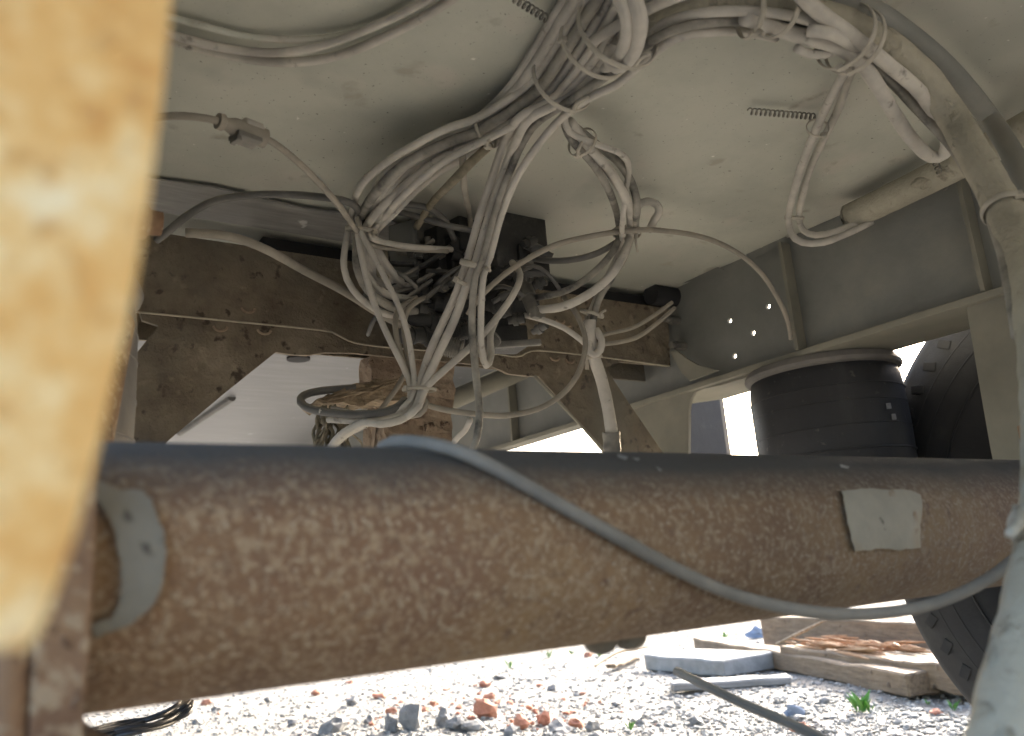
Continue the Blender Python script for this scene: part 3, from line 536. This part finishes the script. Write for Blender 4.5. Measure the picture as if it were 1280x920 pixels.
cable('brake_cable', 'dusty cable ending in a short hairpin loop under the valve block', None, .0064, [(970, 48, -.03), (930, 40, -.04), (890, 40, -.05), (845, 48, -.06), (808, 74, -.065), (772, 105, -.07), (730, 126, -.075), (690, 160, 1.07), (650, 215, 1.11), (627, 268, 1.15), (613, 320, 1.17), (604, 346, 1.18), (601, 400, 1.19), (602, 438, 1.20), (608, 457, 1.21), (614, 445, 1.24), (613, 420, 1.29), (620, 400, 1.36)])
cable('brake_cable', 'short straw coloured cable stub slanting behind the left strands', None, .0075, [(612, 182, -.05), (590, 202, -.08), (565, 228, -.11), (540, 254, 1.32), (520, 285, 1.37)], 'straw')
cable('brake_cable', 'dark cable arching over the top of the valve block', None, .0066, [(468, 290, 1.30), (480, 268, 1.31), (505, 256, 1.32), (535, 260, 1.34), (556, 275, 1.37), (568, 300, 1.41)], 'hose')
cable('brake_cable', 'dark cable running flat across the valve block top', None, .0066, [(486, 263, 1.36), (520, 270, 1.36), (560, 282, 1.37), (600, 290, 1.40)], 'hose')
cable('brake_cable', 'cable hanging behind the middle strands towards the block', None, .006, [(578, 188, -.06), (580, 230, -.1), (586, 265, 1.40), (590, 290, 1.44)], 'cable2')
# strands fanning into the lower tie
cable('brake_cable', 'thin cable crossing from the left tie straight to the lower tie', 'cables fanning to the lower tie', .0056, [(447, 272, 1.265), (452, 292, 1.255), (463, 312, 1.25), (480, 345, 1.245), (498, 382, 1.24), (509, 415, 1.235), (515, 450, 1.232), (518, 488, 1.23), (505, 508, 1.22), (478, 517, 1.215), (440, 518, 1.22), (400, 514, 1.23)])
cable('brake_cable', 'cable sagging along the left loops before the lower tie', 'cables fanning to the lower tie', .0062, [(446, 285, 1.262), (453, 325, 1.26), (462, 362, 1.255), (475, 398, 1.25), (490, 430, 1.245), (504, 458, 1.24), (514, 484, 1.235), (508, 506, 1.24), (490, 514, 1.24), (460, 520, 1.24), (415, 511, 1.26)])
cable('brake_cable', 'dark cable dropping from block fittings to the lower tie', 'dark cables to the lower tie', .0055, [(520, 372, 1.36), (500, 385, 1.30), (494, 405, 1.265), (500, 440, 1.25), (510, 468, 1.24), (519, 488, 1.24), (526, 505, 1.23), (515, 518, 1.22), (495, 524, 1.23)], 'cable2')
cable('brake_cable', 'dark cable dropping from block fittings to the lower tie', 'dark cables to the lower tie', .0055, [(530, 372, 1.36), (512, 384, 1.32), (505, 405, 1.29), (508, 435, 1.26), (515, 465, 1.245), (523, 488, 1.24), (533, 504, 1.22), (524, 518, 1.215), (505, 520, 1.22)], 'cable2')
cable('brake_cable', 'cable curving from the right fittings down to the lower tie', None, .0066, [(640, 328, 1.36), (650, 342, 1.31), (644, 364, 1.27), (622, 396, 1.24), (592, 430, 1.225), (555, 463, 1.22), (531, 487, 1.22), (524, 508, 1.21), (508, 521, 1.21)])
cable('brake_cable', 'big open hoop of cable from the lower tie round to the right knot', None, .0056, [(524, 503, 1.23), (550, 511, 1.24), (590, 517, 1.25), (630, 519.5, 1.26), (670, 512, 1.28), (700, 495, 1.30), (721, 470, 1.32), (731, 440, 1.34), (730, 415, 1.36), (718, 388, 1.39), (705, 372, 1.42)], 'cable2')
cable('coiled_hose', 'black hose hoop lying round the broken wood chunk', None, .0062, [(445, 485, 1.34), (415, 487, 1.33), (388, 491, 1.31), (376, 498, 1.28), (381, 508, 1.25), (405, 515, 1.23), (445, 518, 1.21), (480, 515, 1.21), (498, 508, 1.22), (506, 500, 1.235)], 'hose', 'hose')
cable('brake_cable', 'thick dusty cable end slanting below the lower bundle', None, .009, [(470, 522, 1.24), (450, 532, 1.25), (428, 545, 1.26), (400, 575, 1.28)])
cable('brake_cable', 'short cable with a clip rising behind the lower bundle', None, .0052, [(470, 520, 1.30), (485, 500, 1.32), (498, 482, 1.33), (505, 468, 1.35), (508, 455, 1.38)], 'cable2')
# right hand bundle
cable('brake_cable', 'inner cable of the right slack bundle curling back to the block', 'cables in the right slack bundle', .0072, [(725, 118, -.03), (706, 148, -.04), (716, 176, -.05), (742, 206, -.06), (762, 240, -.075), (772, 272, 1.42), (773, 300, 1.40), (758, 325, 1.38), (728, 352, 1.37), (700, 366, 1.38), (668, 372, 1.40)], 'cable3')
cable('brake_cable', 'thickest cable of the right slack bundle sweeping into the block port', 'cables in the right slack bundle', .0090, [(712, 152, -.04), (738, 186, -.05), (766, 220, -.06), (786, 258, -.075), (788, 290, 1.40), (780, 318, 1.37), (760, 348, 1.35), (732, 370, 1.35), (700, 384, 1.36), (655, 388, 1.40)], 'cable')
cable('brake_cable', 'outer cable of the right slack bundle dropping into the knot', 'cables in the right slack bundle', .0078, [(718, 158, -.02), (745, 180, -.03), (775, 205, -.04), (792, 235, -.055), (796, 262, -.08), (790, 292, 1.42), (780, 322, 1.41), (764, 348, 1.41), (748, 375, 1.41), (741, 405, 1.41), (740, 435, 1.42)], 'cable3')
cable('brake_cable', 'thin kinked cable of the right slack bundle dropping into the knot', 'cables in the right slack bundle', .0055, [(705, 140, -.05), (712, 165, -.05), (745, 180, -.055), (776, 192, -.05), (786, 208, -.045), (783, 235, -.06), (778, 275, -.09), (776, 305, 1.42), (764, 335, 1.42), (745, 372, 1.42), (735, 400, 1.42), (733, 432, 1.42)])
cable('brake_cable', 'small hose ring looped above the right tie', None, .0085, [(795, 292, 1.39), (794, 272, 1.39), (797, 258, 1.39), (808, 252, 1.39), (820, 255, 1.39), (824, 265, 1.39), (818, 275, 1.40), (812, 288, 1.42)])
cable('brake_cable', 'long thin cable arching across the floor plate to the right rail', None, .0058, [(585, 392, 1.36), (605, 366, 1.33), (640, 336, 1.30), (690, 308, 1.30), (740, 295, 1.33), (790, 288, 1.36), (830, 288.5, 1.42), (880, 297, 1.47), (920, 315, 1.51), (950, 340, 1.54), (972, 372, 1.56), (985, 402, 1.57), (989, 424, 1.58)], 'cable2')
cable('brake_cable', 'short dark cable from the right tie to the block top fittings', None, .007, [(772, 302, 1.41), (748, 316, 1.40), (720, 324, 1.40), (690, 326, 1.41), (660, 322, 1.43)], 'hose')
cable('brake_cable', 'thin dark wire curling beside the right block fittings', 'thin wires at block', .0042, [(655, 330, 1.38), (675, 335, 1.36), (690, 348, 1.37), (702, 366, 1.38)], 'hose')
cable('brake_cable', 'wavy pale cable from the block foot to the right knot', None, .0062, [(655, 394, 1.39), (680, 400, 1.38), (705, 410, 1.38), (725, 424, 1.40), (738, 436, 1.42)])
cable('brake_cable', 'upper thin cable between the knot and the rail stub', 'cables into the rail stub', .0045, [(742, 422, 1.42), (760, 417, 1.44), (790, 410, 1.48), (815, 396, 1.52), (840, 378, 1.56)], 'cable2')
cable('brake_cable', 'lower thin cable between the knot and the rail stub', 'cables into the rail stub', .0050, [(742, 430, 1.42), (765, 429, 1.45), (795, 422, 1.49), (820, 405, 1.53), (843, 385, 1.57)], 'cable2')
dr = cable('drop_cable', 'thick pale cable dropping from the right knot into a ribbed sleeve', None, .0105, [(737, 400, 1.40), (738, 425, 1.40), (743, 448, 1.41), (752, 475, 1.42), (760, 510, 1.42), (765, 545, 1.42), (767, 580, 1.42)])
bm = bmesh.new(); A, B = at(764, 540, 1.42), at(767, 590, 1.42); lathe(bm, A, B-A, [(0, .011), (0, .0150), (.01, .0152), (.011, .0145), (.02, .0145), (.021, .0152), (.03, .0152), (.031, .0145), (.07, .0145)], 20); obj('sleeve', bm, 'fitting', dr, smooth=True)
cable('brake_cable', 'short straight cable tail below the right knot', None, .0045, [(733, 395, 1.41), (733, 430, 1.41), (734, 462, 1.41)], 'cable2')
kn = cable('knot_ring', 'small looped knot of cable under the right tie', None, .0062, [(745, 412, 1.40), (752, 425, 1.39), (750, 438, 1.39), (742, 443, 1.39), (736, 436, 1.39), (738, 420, 1.40)])
# lower connector
cable('brake_cable', 'short plug ended cable beside the rusty post foot', None, .0055, [(588, 524, 1.22), (582, 537, 1.24), (573, 546, 1.28), (568, 552, 1.30)], 'cable')
# overhead arc
cable('main_conduit', 'fat wrapped conduit arching overhead then dropping close past the axle', None, .017, [(700, 112, -.02, .012), (750, 62, -.024, .014), (800, 36, -.028, .0155), (860, 11, -.03, .0165), (920, 2, -.03, .0168), (980, 5, -.032, .017), (1040, 20, -.035, .017), (1085, 42, -.04, .0165), (1125, 68, -.05, .0165), (1160, 101, -.07, .0168), (1190, 145, 1.005, .0175), (1217, 192, .965, .0182), (1242, 236, .93, .0188), (1262, 276, .90, .0205), (1286, 330, .85, .0215), (1304, 440, .75, .0210), (1313, 560, .67, .0208), (1311, 660, .61, .0208), (1300, 735, .57, .0208), (1287, 800, .54, .0210), (1272, 860, .52, .0212), (1256, 940, .50, .0215), (1238, 1040, .48, .0215)], 'wrap', 'conduit', jit=.07, seg=18)
cable('steel_pipe', 'smooth dark pipe following behind the wrapped conduit', None, .0135, [(780, -20, -.015), (850, -12, -.018), (930, -22, -.018), (1010, -18, -.018), (1075, 5, -.02), (1140, 48, -.025), (1190, 92, -.03), (1235, 145, -.04), (1268, 198, 1.07), (1294, 262, 1.0), (1318, 340, .95)], 'rail', 'pipe', jit=0, seg=16)
cable('brake_cable', 'long cable following the arc and dropping beside the wrapped conduit', 'cables along the overhead arc', .0075, [(768, 80, -.045), (800, 62, -.045), (835, 42, -.045), (880, 28, -.045), (930, 26, -.045), (975, 30, -.045), (1020, 42, -.05), (1060, 60, -.055), (1105, 93, -.07), (1145, 135, -.09), (1185, 178, 1.03), (1210, 214, .98), (1232, 256, .935), (1254, 320, .87), (1272, 420, .78)], 'cable3')
cable('brake_cable', 'cable leaving the overhead wraps above the arc conduit', 'cables along the overhead arc', .0075, [(740, 52, -.055), (790, 22, -.055), (840, -2, -.05), (900, -20, -.045), (960, -26, -.045), (1040, -22, -.045), (1100, -8, -.04), (1170, -30, -.03)])
cable('brake_cable', 'cable on the arc ending under the double tie', 'cables along the overhead arc', .0070, [(745, 88, -.035), (790, 54, -.038), (830, 28, -.04), (880, 16, -.045), (940, 14, -.05), (1000, 22, -.055), (1050, 40, -.06)])
lp = cable('cable_loop', 'slack hairpin cable loop hanging beside the wrapped conduit', None, .0085, [(930, 22, -.055), (965, 34, -.055), (1005, 46, -.06), (1045, 58, -.065), (1076, 78, -.07), (1100, 112, -.085), (1120, 146, -.10), (1143, 178, -.11), (1164, 196, -.115), (1180, 192, -.115), (1184, 175, -.11), (1172, 150, -.10), (1150, 115, -.085), (1112, 82, -.07), (1072, 50, -.065), (1020, 12, -.06), (985, -25, -.05)])
cable('brake_cable', 'short blunt cable tail poking left of the double tie', None, .0062, [(996, 60, -.07), (1010, 67, -.07), (1030, 68, -.07), (1056, 62, -.06)])
cable('brake_cable', 'short folded cable bend tucked under the double tie', None, .0085, [(1010, 38, -.07), (1030, 40, -.075), (1052, 48, -.07), (1075, 66, -.06)])
cable('brake_cable', 'front cable of the twin pair hanging to the rail conduit', 'twin cables to the rail conduit', .0075, [(1064, 78, -.05), (1052, 98, -.045), (1036, 128, -.045), (1022, 158, -.045), (1003, 205, -.05), (991, 245, -.06), (986, 272, 1.46), (989, 292, 1.46), (1003, 303, 1.46), (1030, 303, 1.45), (1068, 288, 1.44), (1090, 277, 1.44)])
cable('brake_cable', 'rear cable of the twin pair against the floor plate', 'twin cables to the rail conduit', .0070, [(1068, 82, -.03), (1058, 105, -.025), (1050, 132, -.025), (1034, 165, -.03), (1014, 208, -.04), (1003, 245, -.05), (999, 272, 1.48), (1004, 288, 1.49), (1020, 294, 1.48), (1045, 289, 1.46), (1075, 277, 1.45)])
cable('rail_conduit', 'straight pale conduit tube lying along the top of the right rail', None, .0235, [(1064, 271, 1.47), (1066, 270, 1.468), (1130, 239, 1.37), (1200, 204, 1.27), (1262, 172, 1.19), (1340, 130, 1.1)], 'wrap', 'conduit', jit=.02, seg=22)
# crossing loops on the top bundle
cable('wrap_loop', 'curved double wrap of cable over the overhead bundle', 'wraps over the overhead bundle', .0065, [(757, -25, -.05), (776, 2, -.075), (784, 30, -.085), (780, 56, -.085), (768, 78, -.075), (752, 86, -.05)])
cable('wrap_loop', 'curved double wrap of cable over the overhead bundle', 'wraps over the overhead bundle', .0085, [(774, -25, -.05), (793, 2, -.075), (800, 28, -.085), (796, 54, -.085), (785, 76, -.085), (770, 82, -.08), (762, 72, -.07), (766, 60, -.06)])
# upper left cables
cable('brake_cable', 'upper sagging cable of the pair along the floor plate', 'cables sagging along the plate', .0062, [(120, 10, -.012), (220, 45, -.014), (280, 60, -.016), (340, 66, -.018), (400, 58, -.018), (465, 34, -.016), (530, 2, -.014), (600, -45, -.012)])
cable('brake_cable', 'lower sagging cable of the pair along the floor plate', 'cables sagging along the plate', .0068, [(120, 25, -.010), (220, 52, -.01), (290, 70, -.01), (355, 78, -.010), (420, 70, -.01), (490, 42, -.01), (560, 2, -.01), (620, -45, -.01)])
cable('brake_cable', 'thin plate coloured cable pressed flat above the sagging pair', 'cables sagging along the plate', .0050, [(120, 0, -.007), (230, 26, -.007), (300, 44, -.007), (360, 50, -.007), (420, 46, -.007), (480, 28, -.008), (540, -5, -.009)], 'ceil')
L1 = cable('sensor_lead', 'thin cable with a plug connector hanging under the floor plate', None, .0043, [(120, 158, -.10), (185, 148, -.10), (230, 145, -.10), (275, 152, -.10), (330, 172, -.10), (365, 196, -.10), (400, 230, -.11), (426, 260, -.11), (447, 290, 1.26)], 'cable2')
def along(px, py, dr, qx, qy, dq): return onz(px, py, CEIL-dr), onz(qx, qy, CEIL-dq)
a, b = along(272, 151, .10, 330, 173, .10); ax = (b-a).normalized()
bm = bmesh.new(); lathe(bm, a, ax, [(0, .006), (0, .009), (.006, .0095), (.008, .007), (.012, .0075), (.02, .0105), (.05, .011), (.058, .0115), (.060, .0085)], 16); obj('plug', bm, 'cable2', L1, smooth=True)
bm = bmesh.new(); rot = ax.to_track_quat('X', 'Z').to_matrix(); box(bm, a+ax*.034+Vector((0, 0, -.010)), (.030, .022, .006), rot); box(bm, a+ax*.022+Vector((0, 0, -.014)), (.006, .016, .008), rot); obj('latch', bm, 'fitting', L1, bevel=.001)
bm = bmesh.new(); lathe(bm, a+ax*.030+Vector((0, 0, .006)), ax, [(0, .008), (.002, .010), (.022, .010), (.024, .008)], 16); obj('clip_barrel', bm, 'cable', L1, smooth=True)
cable('air_line', 'dark air line arching from the left bellows to the left tie', None, .0054, [(196, 300, -.13), (215, 285, -.12), (238, 267, -.09), (272, 250, -.07), (330, 243, -.06), (390, 245, -.065), (436, 253, -.085), (452, 268, 1.31)], 'hose', 'air line')
cable('air_line', 'grey air line sagging over the crossmember into the valve block', None, .0066, [(232, 291, -.10), (270, 293, -.10), (300, 299, -.10), (335, 313, -.11), (380, 338, 1.33), (430, 364, 1.33), (475, 392, 1.34), (515, 412, 1.38)], 'cable2', 'air line')
# cable across the axle and others near
P = []
q0 = oncyl(545, 556, RA+.009)
P += [(q0.x+.005, YA+.065, ZA+RA-.03, .0048), (q0.x-.004, YA+.035, ZA+RA-.001, .0048), (q0.x-.008, YA+.0, ZA+RA+.005, .0048)]
for px, py, h in ((560, 560, .006), (620, 586, .006), (700, 631, .006), (780, 676, .007), (850, 714, .008), (920, 744, .012)):
    q = oncyl(px, py, RA+h); P.append((*q, .0049))
for px, py, t in ((1000, 763, .66), (1070, 768, .69), (1140, 761, .71), (1200, 742, .72), (1250, 714, .72), (1290, 680, .72)): P.append((*at(px, py, t), .0052))
bm = bmesh.new(); tube(bm, P, 12); tag(obj('brake_hose', bm, 'hose_mid', origin=P[0][:3], smooth='all'), 'grey brake hose slung diagonally across the rusty axle', 'hose')
cable('loose_lead', 'dark stiff lead poking out above the gravel below the axle', None, .0052, [(846, 839, .95), (880, 856, .90), (930, 880, .85), (1000, 910, .80), (1060, 940, .76), (1150, 985, .70), (1300, 1040, .62)], 'hose')

# ------------------------------------------------------------------ cable ties
def tie(label, c, d, rx, ry, w=.0032, tail=None, group=None):
    C = pt(c); D = pt(d); ax = (D-C).normalized(); u = (Uv-ax*Uv.dot(ax)); view = (C-CAM).normalized()
    side = ax.cross(view).normalized(); dep = ax.cross(side).normalized()
    bm = bmesh.new(); tube(bm, [(*(C+side*rx*math.cos(a)+dep*ry*math.sin(a)), w) for a in [2*PI*k/18 for k in range(18)]], 8, closed=True, flat=ax, step=.006)
    o = obj('cable_tie', bm, 'tie', origin=C, smooth='all'); tag(o, label, 'cable tie', group)
    f = -1 if dep.dot(view) > 0 else 1
    sg = 1 if (tail is None or (pt(tail)-C).dot(side) > 0) else -1
    hp = C+side*rx*.75*sg+dep*ry*.62*f
    bm = bmesh.new(); box(bm, hp, (.008, .008, .006), ax.to_track_quat('X', 'Z').to_matrix()); obj('head', bm, 'tie', o, bevel=.001)
    if tail:
        T = pt(tail); bm = bmesh.new(); tube(bm, [(*hp, w*.8), (*(hp.lerp(T, .5)+side*.003), w*.8), (*T, w*.7)], 6); obj('tail', bm, 'tie', o, smooth='all')
    return o
tie('dusty cable tie where the bundle splits towards the left loops', (703, 103, -.042), (735, 65, -.042), .040, .034, .0040, (736, 121, -.08))
tie('dusty cable tie in the middle of the overhead bundle', (743, 58, -.045), (770, 22, -.045), .042, .036, .0038)
tie('dusty cable tie beside the double wrap with a stub tail', (772, 40, -.05), (800, 0, -.05), .047, .040, .0042, (812, 66, -.09))
tie('thin cable tie with square head round the left looping strands', (607, 164, -.042), (640, 148, -.04), .024, .021, .0028, (612, 176, -.075))
tie('cable tie pinching the left loops together above the valve block', (452, 288, 1.275), (455, 265, 1.275), .024, .022, .0034, (468, 296, 1.24))
tie('flat cable tie gripping the three middle strands', (594, 331, 1.185), (600, 305, 1.18), .021, .015, .0042, (612, 338, 1.15))
tie('small cable tie on the two strands just below the middle tie', (579, 352, 1.20), (586, 335, 1.195), .013, .012, .0030)
tie('thin dark cable tie gathering the fan of cables at the bottom', (524, 487, 1.23), (524, 465, 1.235), .0245, .018, .0026)
tie('small cable tie on the lower bundle near the black hoop', (457, 523, 1.22), (480, 524, 1.22), .014, .013, .0024)
tie('cable tie at the top of the right slack bundle', (728, 178, -.05), (710, 158, -.045), .021, .019, .0030, (727, 178, -.08))
tie('cable tie below the small hose ring', (783, 291, 1.40), (784, 268, 1.41), .024, .022, .0030, (797, 315, 1.37))
tie('cable tie around the right knot above the drop cable', (740, 392, 1.41), (746, 372, 1.41), .020, .018, .0030, (757, 388, 1.38))
tie('cable tie at the foot of the right knot', (742, 446, 1.41), (740, 425, 1.41), .014, .014, .0028)
tie('cable tie on the overhead arc with a dangling tail', (938, 16, -.045), (975, 20, -.045), .026, .026, .0034, (955, 43, -.08))
tie('round cable tie on the arc beside the double tie', (975, 14, -.048), (1005, 24, -.048), .026, .026, .0036)
DT = 'one of two thick ties side by side on the overhead arc'
tie(DT, (1056, 46, -.055), (1086, 66, -.055), .036, .034, .0042, (1048, 88, -.08), 'double tie')
tie(DT, (1068, 52, -.055), (1098, 72, -.055), .036, .034, .0042, (1062, 88, -.085), 'double tie')
tie('small cable tie halfway down the twin hanging cables', (1022, 160, -.04), (1012, 185, -.042), .015, .013, .0026)
tie('thin cable tie at the lower bend of the twin hanging cables', (993, 272, 1.465), (995, 255, 1.46), .016, .014, .0026)
tie('pale ring clip on the conduit beside the right rail', (1256, 262, .908), (1276, 310, .87), .0225, .0225, .0045)
tie('knobbed clip on the lower conduit in front of the axle', (1306, 662, .612), (1298, 735, .57), .0225, .0225, .0055, (1262, 668, .585))
# springs of swarf on the plate
def curl(label, a, b, drop, r, turns):
    A, B = onz(*a, CEIL-drop), onz(*b, CEIL-drop); d = B-A; ax = d.normalized(); u = ax.orthogonal().normalized(); v = ax.cross(u); n = turns*8
    bm = bmesh.new(); tube(bm, [(*(A+d*(k/n)+(u*math.cos(2*PI*k/8)+v*math.sin(2*PI*k/8))*r), .0011) for k in range(n+1)], 5, step=.003)
    tag(obj('coil_spring', bm, 'cable3', origin=A, smooth='all'), label, 'spring', None)
curl('small coil spring stuck to the plate beside the overhead bundle', (640, -4), (684, 24), .013, .0042, 8)
curl('small coil spring stuck to the plate beside the twin cables', (936, 139), (1020, 146), .013, .0042, 15)
curl('small coil spring hanging over the rail conduit', (1168, 200), (1182, 236), .06, .004, 7)

# ================================================================== rubble on the ground
rr = random.Random(11)
def stone(name, mat, label, cat, group, px, py, wpx, hpx):
    p = gp(px, py); t = (p-CAM).dot(Fv); s = wpx*.42*t/FPX; h = hpx*.44*t/FPX*1.15
    V, Fc = [], []; rock(V, Fc, p+Vector((0, 0, h*.6)), (s, s*rr.uniform(.7, 1.0), h), rr, rough=.45, sub=2)
    tag(rawobj(name, V, Fc, mat, p), label, cat, group)
for px, py, w, h in ((418, 915, 42, 22), (515, 918, 38, 42), (490, 920, 24, 24), (556, 914, 26, 26), (570, 918, 30, 18), (460, 905, 18, 14), (700, 915, 36, 16), (740, 912, 24, 14), (440, 880, 16, 12), (365, 905, 16, 10), (800, 905, 16, 10), (270, 892, 14, 8), (245, 905, 16, 10), (335, 880, 12, 8), (625, 850, 18, 7), (690, 862, 16, 8), (770, 880, 18, 9), (870, 905, 22, 12), (1000, 905, 20, 12), (1030, 880, 16, 9), (590, 918, 34, 16), (640, 920, 28, 14)):
    stone('rubble_stone', 'stone', 'grey angular rubble stone lying on the gravel', 'stone', 'grey rubble stones', px, py, w, h)
for px, py, w, h in ((608, 902, 38, 26), (652, 912, 26, 22), (680, 905, 24, 20), (475, 873, 24, 9), (395, 870, 12, 9), (612, 872, 20, 9), (606, 858, 18, 9), (700, 905, 20, 8), (490, 892, 16, 10), (437, 856, 12, 5), (720, 910, 24, 14), (530, 888, 16, 8), (712, 892, 20, 6), (575, 885, 12, 6), (1000, 918, 30, 12), (1170, 893, 16, 8), (735, 822, 14, 8), (258, 882, 16, 8)):
    stone('brick_fragment', 'brick', 'broken orange red brick fragment on the gravel', 'brick piece', 'brick fragments', px, py, w, h)
def timber(name, label, cat, mat, a, b, h, dep, lift=0, cuts=3, bev=.006, wob=.008):
    """board whose front lower edge runs between ground pixels a and b"""
    A, B = onz(*a, lift), onz(*b, lift); d = (B-A).normalized(); n = Vector((-d.y, d.x, 0)); n = n if n.dot(Fv) > 0 else -n; L = (B-A).length
    rot = Matrix((d, n, Vector((0, 0, 1)))).transposed()
    bm = bmesh.new(); box(bm, Vector((L/2, dep/2, h/2)), (L, dep, h)); bmesh.ops.bevel(bm, geom=bm.edges[:], offset=bev, segments=1, affect='EDGES')
    bmesh.ops.subdivide_edges(bm, edges=[e for e in bm.edges if e.calc_length() > L*.6], cuts=14)
    bmesh.ops.subdivide_edges(bm, edges=[e for e in bm.edges if e.calc_length() > dep*.6 and e.calc_length() < dep*1.05], cuts=cuts)
    for v in bm.verts: v.co += Vector((noise.noise(v.co*30+Vector((5, 0, 0))), noise.noise(v.co*12), noise.noise(v.co*9+Vector((0, 7, 0)))))*wob
    me = bpy.data.meshes.new(name); bmesh.ops.recalc_face_normals(bm, faces=bm.faces); bm.to_mesh(me); bm.free(); me.materials.append(M[mat])
    o = bpy.data.objects.new(name, me); COL.objects.link(o); o.matrix_world = Matrix.Translation(A) @ rot.to_4x4(); tag(o, label, cat); return o, A, d, n
timber('wooden_plank', 'long weathered plank lying in front of the rotten timber', 'plank', 'wood_old', (868, 815), (1137, 873), .075, .11, .005)
o_, A_, d_, n_ = timber('rotten_timber', 'thick rotten timber with splintered orange heartwood', 'timber', 'wood_old', (977, 834), (1215, 872), .085, .26, .02)
bm = bmesh.new()
for k in range(80):
    s = random.uniform(.02, .55); y = random.uniform(.01, .2); L = random.uniform(.08, .3); p = Vector((s, y, .085+random.uniform(0, .03)))
    q = p+Vector((L, random.uniform(-.03, .03), random.uniform(-.015, .015))); tube(bm, [(*p, .002), (*p.lerp(q, .5), random.uniform(.004, .009)), (*q, .002)], 5, step=.08)
me = bpy.data.meshes.new('splinters'); bm.to_mesh(me); bm.free(); me.materials.append(M['wood_raw']); sp = bpy.data.objects.new('splinters', me); COL.objects.link(sp); sp.parent = o_; sp['kind'] = 'stuff'; sp['label'] = 'orange splintered wood fibres'
bm = bmesh.new(); p = Vector((.0, -.005, .10)); tube(bm, [(0, -.01, .095, .005), (.10, .05, .14, .007), (.2, .12, .19, .004)], 6); me = bpy.data.meshes.new('long_splinter'); bm.to_mesh(me); bm.free(); me.materials.append(M['wood_dirty']); sp = bpy.data.objects.new('long_splinter', me); COL.objects.link(sp); sp.parent = o_
timber('squared_timber', 'squared grey timber stacked behind the rotten timber', 'timber', 'wood_old', (955, 812), (1230, 845), .17, .28, .02)
timber('concrete_slab', 'flat broken grey slab lying left of the long plank', 'slab', 'slab', (806, 838), (906, 847),   .07, .30, .005, wob=.006)
timber('thin_board', 'thin bleached board lying flat before the slab', 'board', 'board', (840, 866), (992, 856), .03, .10, .01)
timber('thin_board', 'narrow broken board lying among the gravel under the axle bolts', 'board', 'wood_old', (770, 836), (806, 820), .02, .05, .02)
# blue litter and weeds
for px, py, lab in ((945, 796, 'crumpled blue plastic scrap behind the long plank'), (990, 898, 'upright blue plastic shard in the gravel')):
    p = gp(px, py); s = (p-CAM).dot(Fv)/FPX; bm = bmesh.new()
    prism(bm, [p+Rv*s*a+Vector((0, 0, b*s)) for a, b in ((-13, 0), (-15, 5), (-6, 9), (-1, 15), (7, 12), (14, 5), (10, -1))], n_*.008); bmesh.ops.subdivide_edges(bm, edges=bm.edges[:], cuts=2, use_grid_fill=True)
    for v in bm.verts: v.co += Vector((noise.noise(v.co*30), noise.noise(v.co*30+Vector((4, 0, 0))), 0))*.015
    tag(obj('plastic_scrap', bm, 'blue', origin=p), lab, 'litter')
for px, py, hp in ((637, 838, 14), (686, 822, 12), (912, 842, 18), (906, 800, 14), (788, 912, 14), (1080, 893, 26), (1088, 892, 20), (1073, 892, 22), (1192, 885, 14), (715, 818, 10), (750, 824, 10), (1160, 880, 10)):
    p = gp(px, py); s = (p-CAM).dot(Fv)/FPX; bm = bmesh.new()
    for k in range(6):
        a = rr.uniform(0, 6.28); L = hp*s*rr.uniform(.5, 1.1); out = Vector((math.cos(a), math.sin(a), 0)); sd = Vector((-out.y, out.x, 0)); b0 = p+out*.003; m1 = p+out*L*.3+Vector((0, 0, L*.6)); e1 = p+out*L*.65+Vector((0, 0, L*.95)); w = L*.16
        vs = [bm.verts.new(x) for x in (b0, m1-sd*w, e1, m1+sd*w)]; bm.faces.new(vs)
    tag(obj('weed', bm, 'leaf', origin=p, recalc=False), 'small bright green weed sprouting from the gravel', 'weed', 'weeds in the gravel')
# loose twig and black wires at the lower left
bm = bmesh.new(); P = [(*(gp(744, 838)+Vector((0, 0, .02))), .006), (*(gp(775, 830)+Vector((0, 0, .05))), .008), (*(gp(812, 822)+Vector((0, 0, .06))), .006)]; tube(bm, P, 7); tag(obj('twig', bm, 'wood_dirty', origin=P[0][:3], smooth='all'), 'dry twig propped on the rubble below the axle bolts', 'twig')
for k in range(11):
    P = []; o1 = rr.uniform(-12, 12)
    for j, (px, py) in enumerate(((60, 935), (110, 922), (160, 912), (200, 900), (226, 888), (236, 876))): P.append((*at(px+rr.uniform(-4, 4)+o1*(1-j*.1), py+rr.uniform(-3, 3)+o1*.5, 1.05+j*.03+rr.uniform(-.02, .02)), rr.uniform(.0022, .0034)))
    bm = bmesh.new(); tube(bm, P, 7); tag(obj('black_wire', bm, 'wire', origin=P[0][:3], smooth='all'), 'thin black wire in the loose loom below the axle end', 'wire', 'black wires below the axle end')
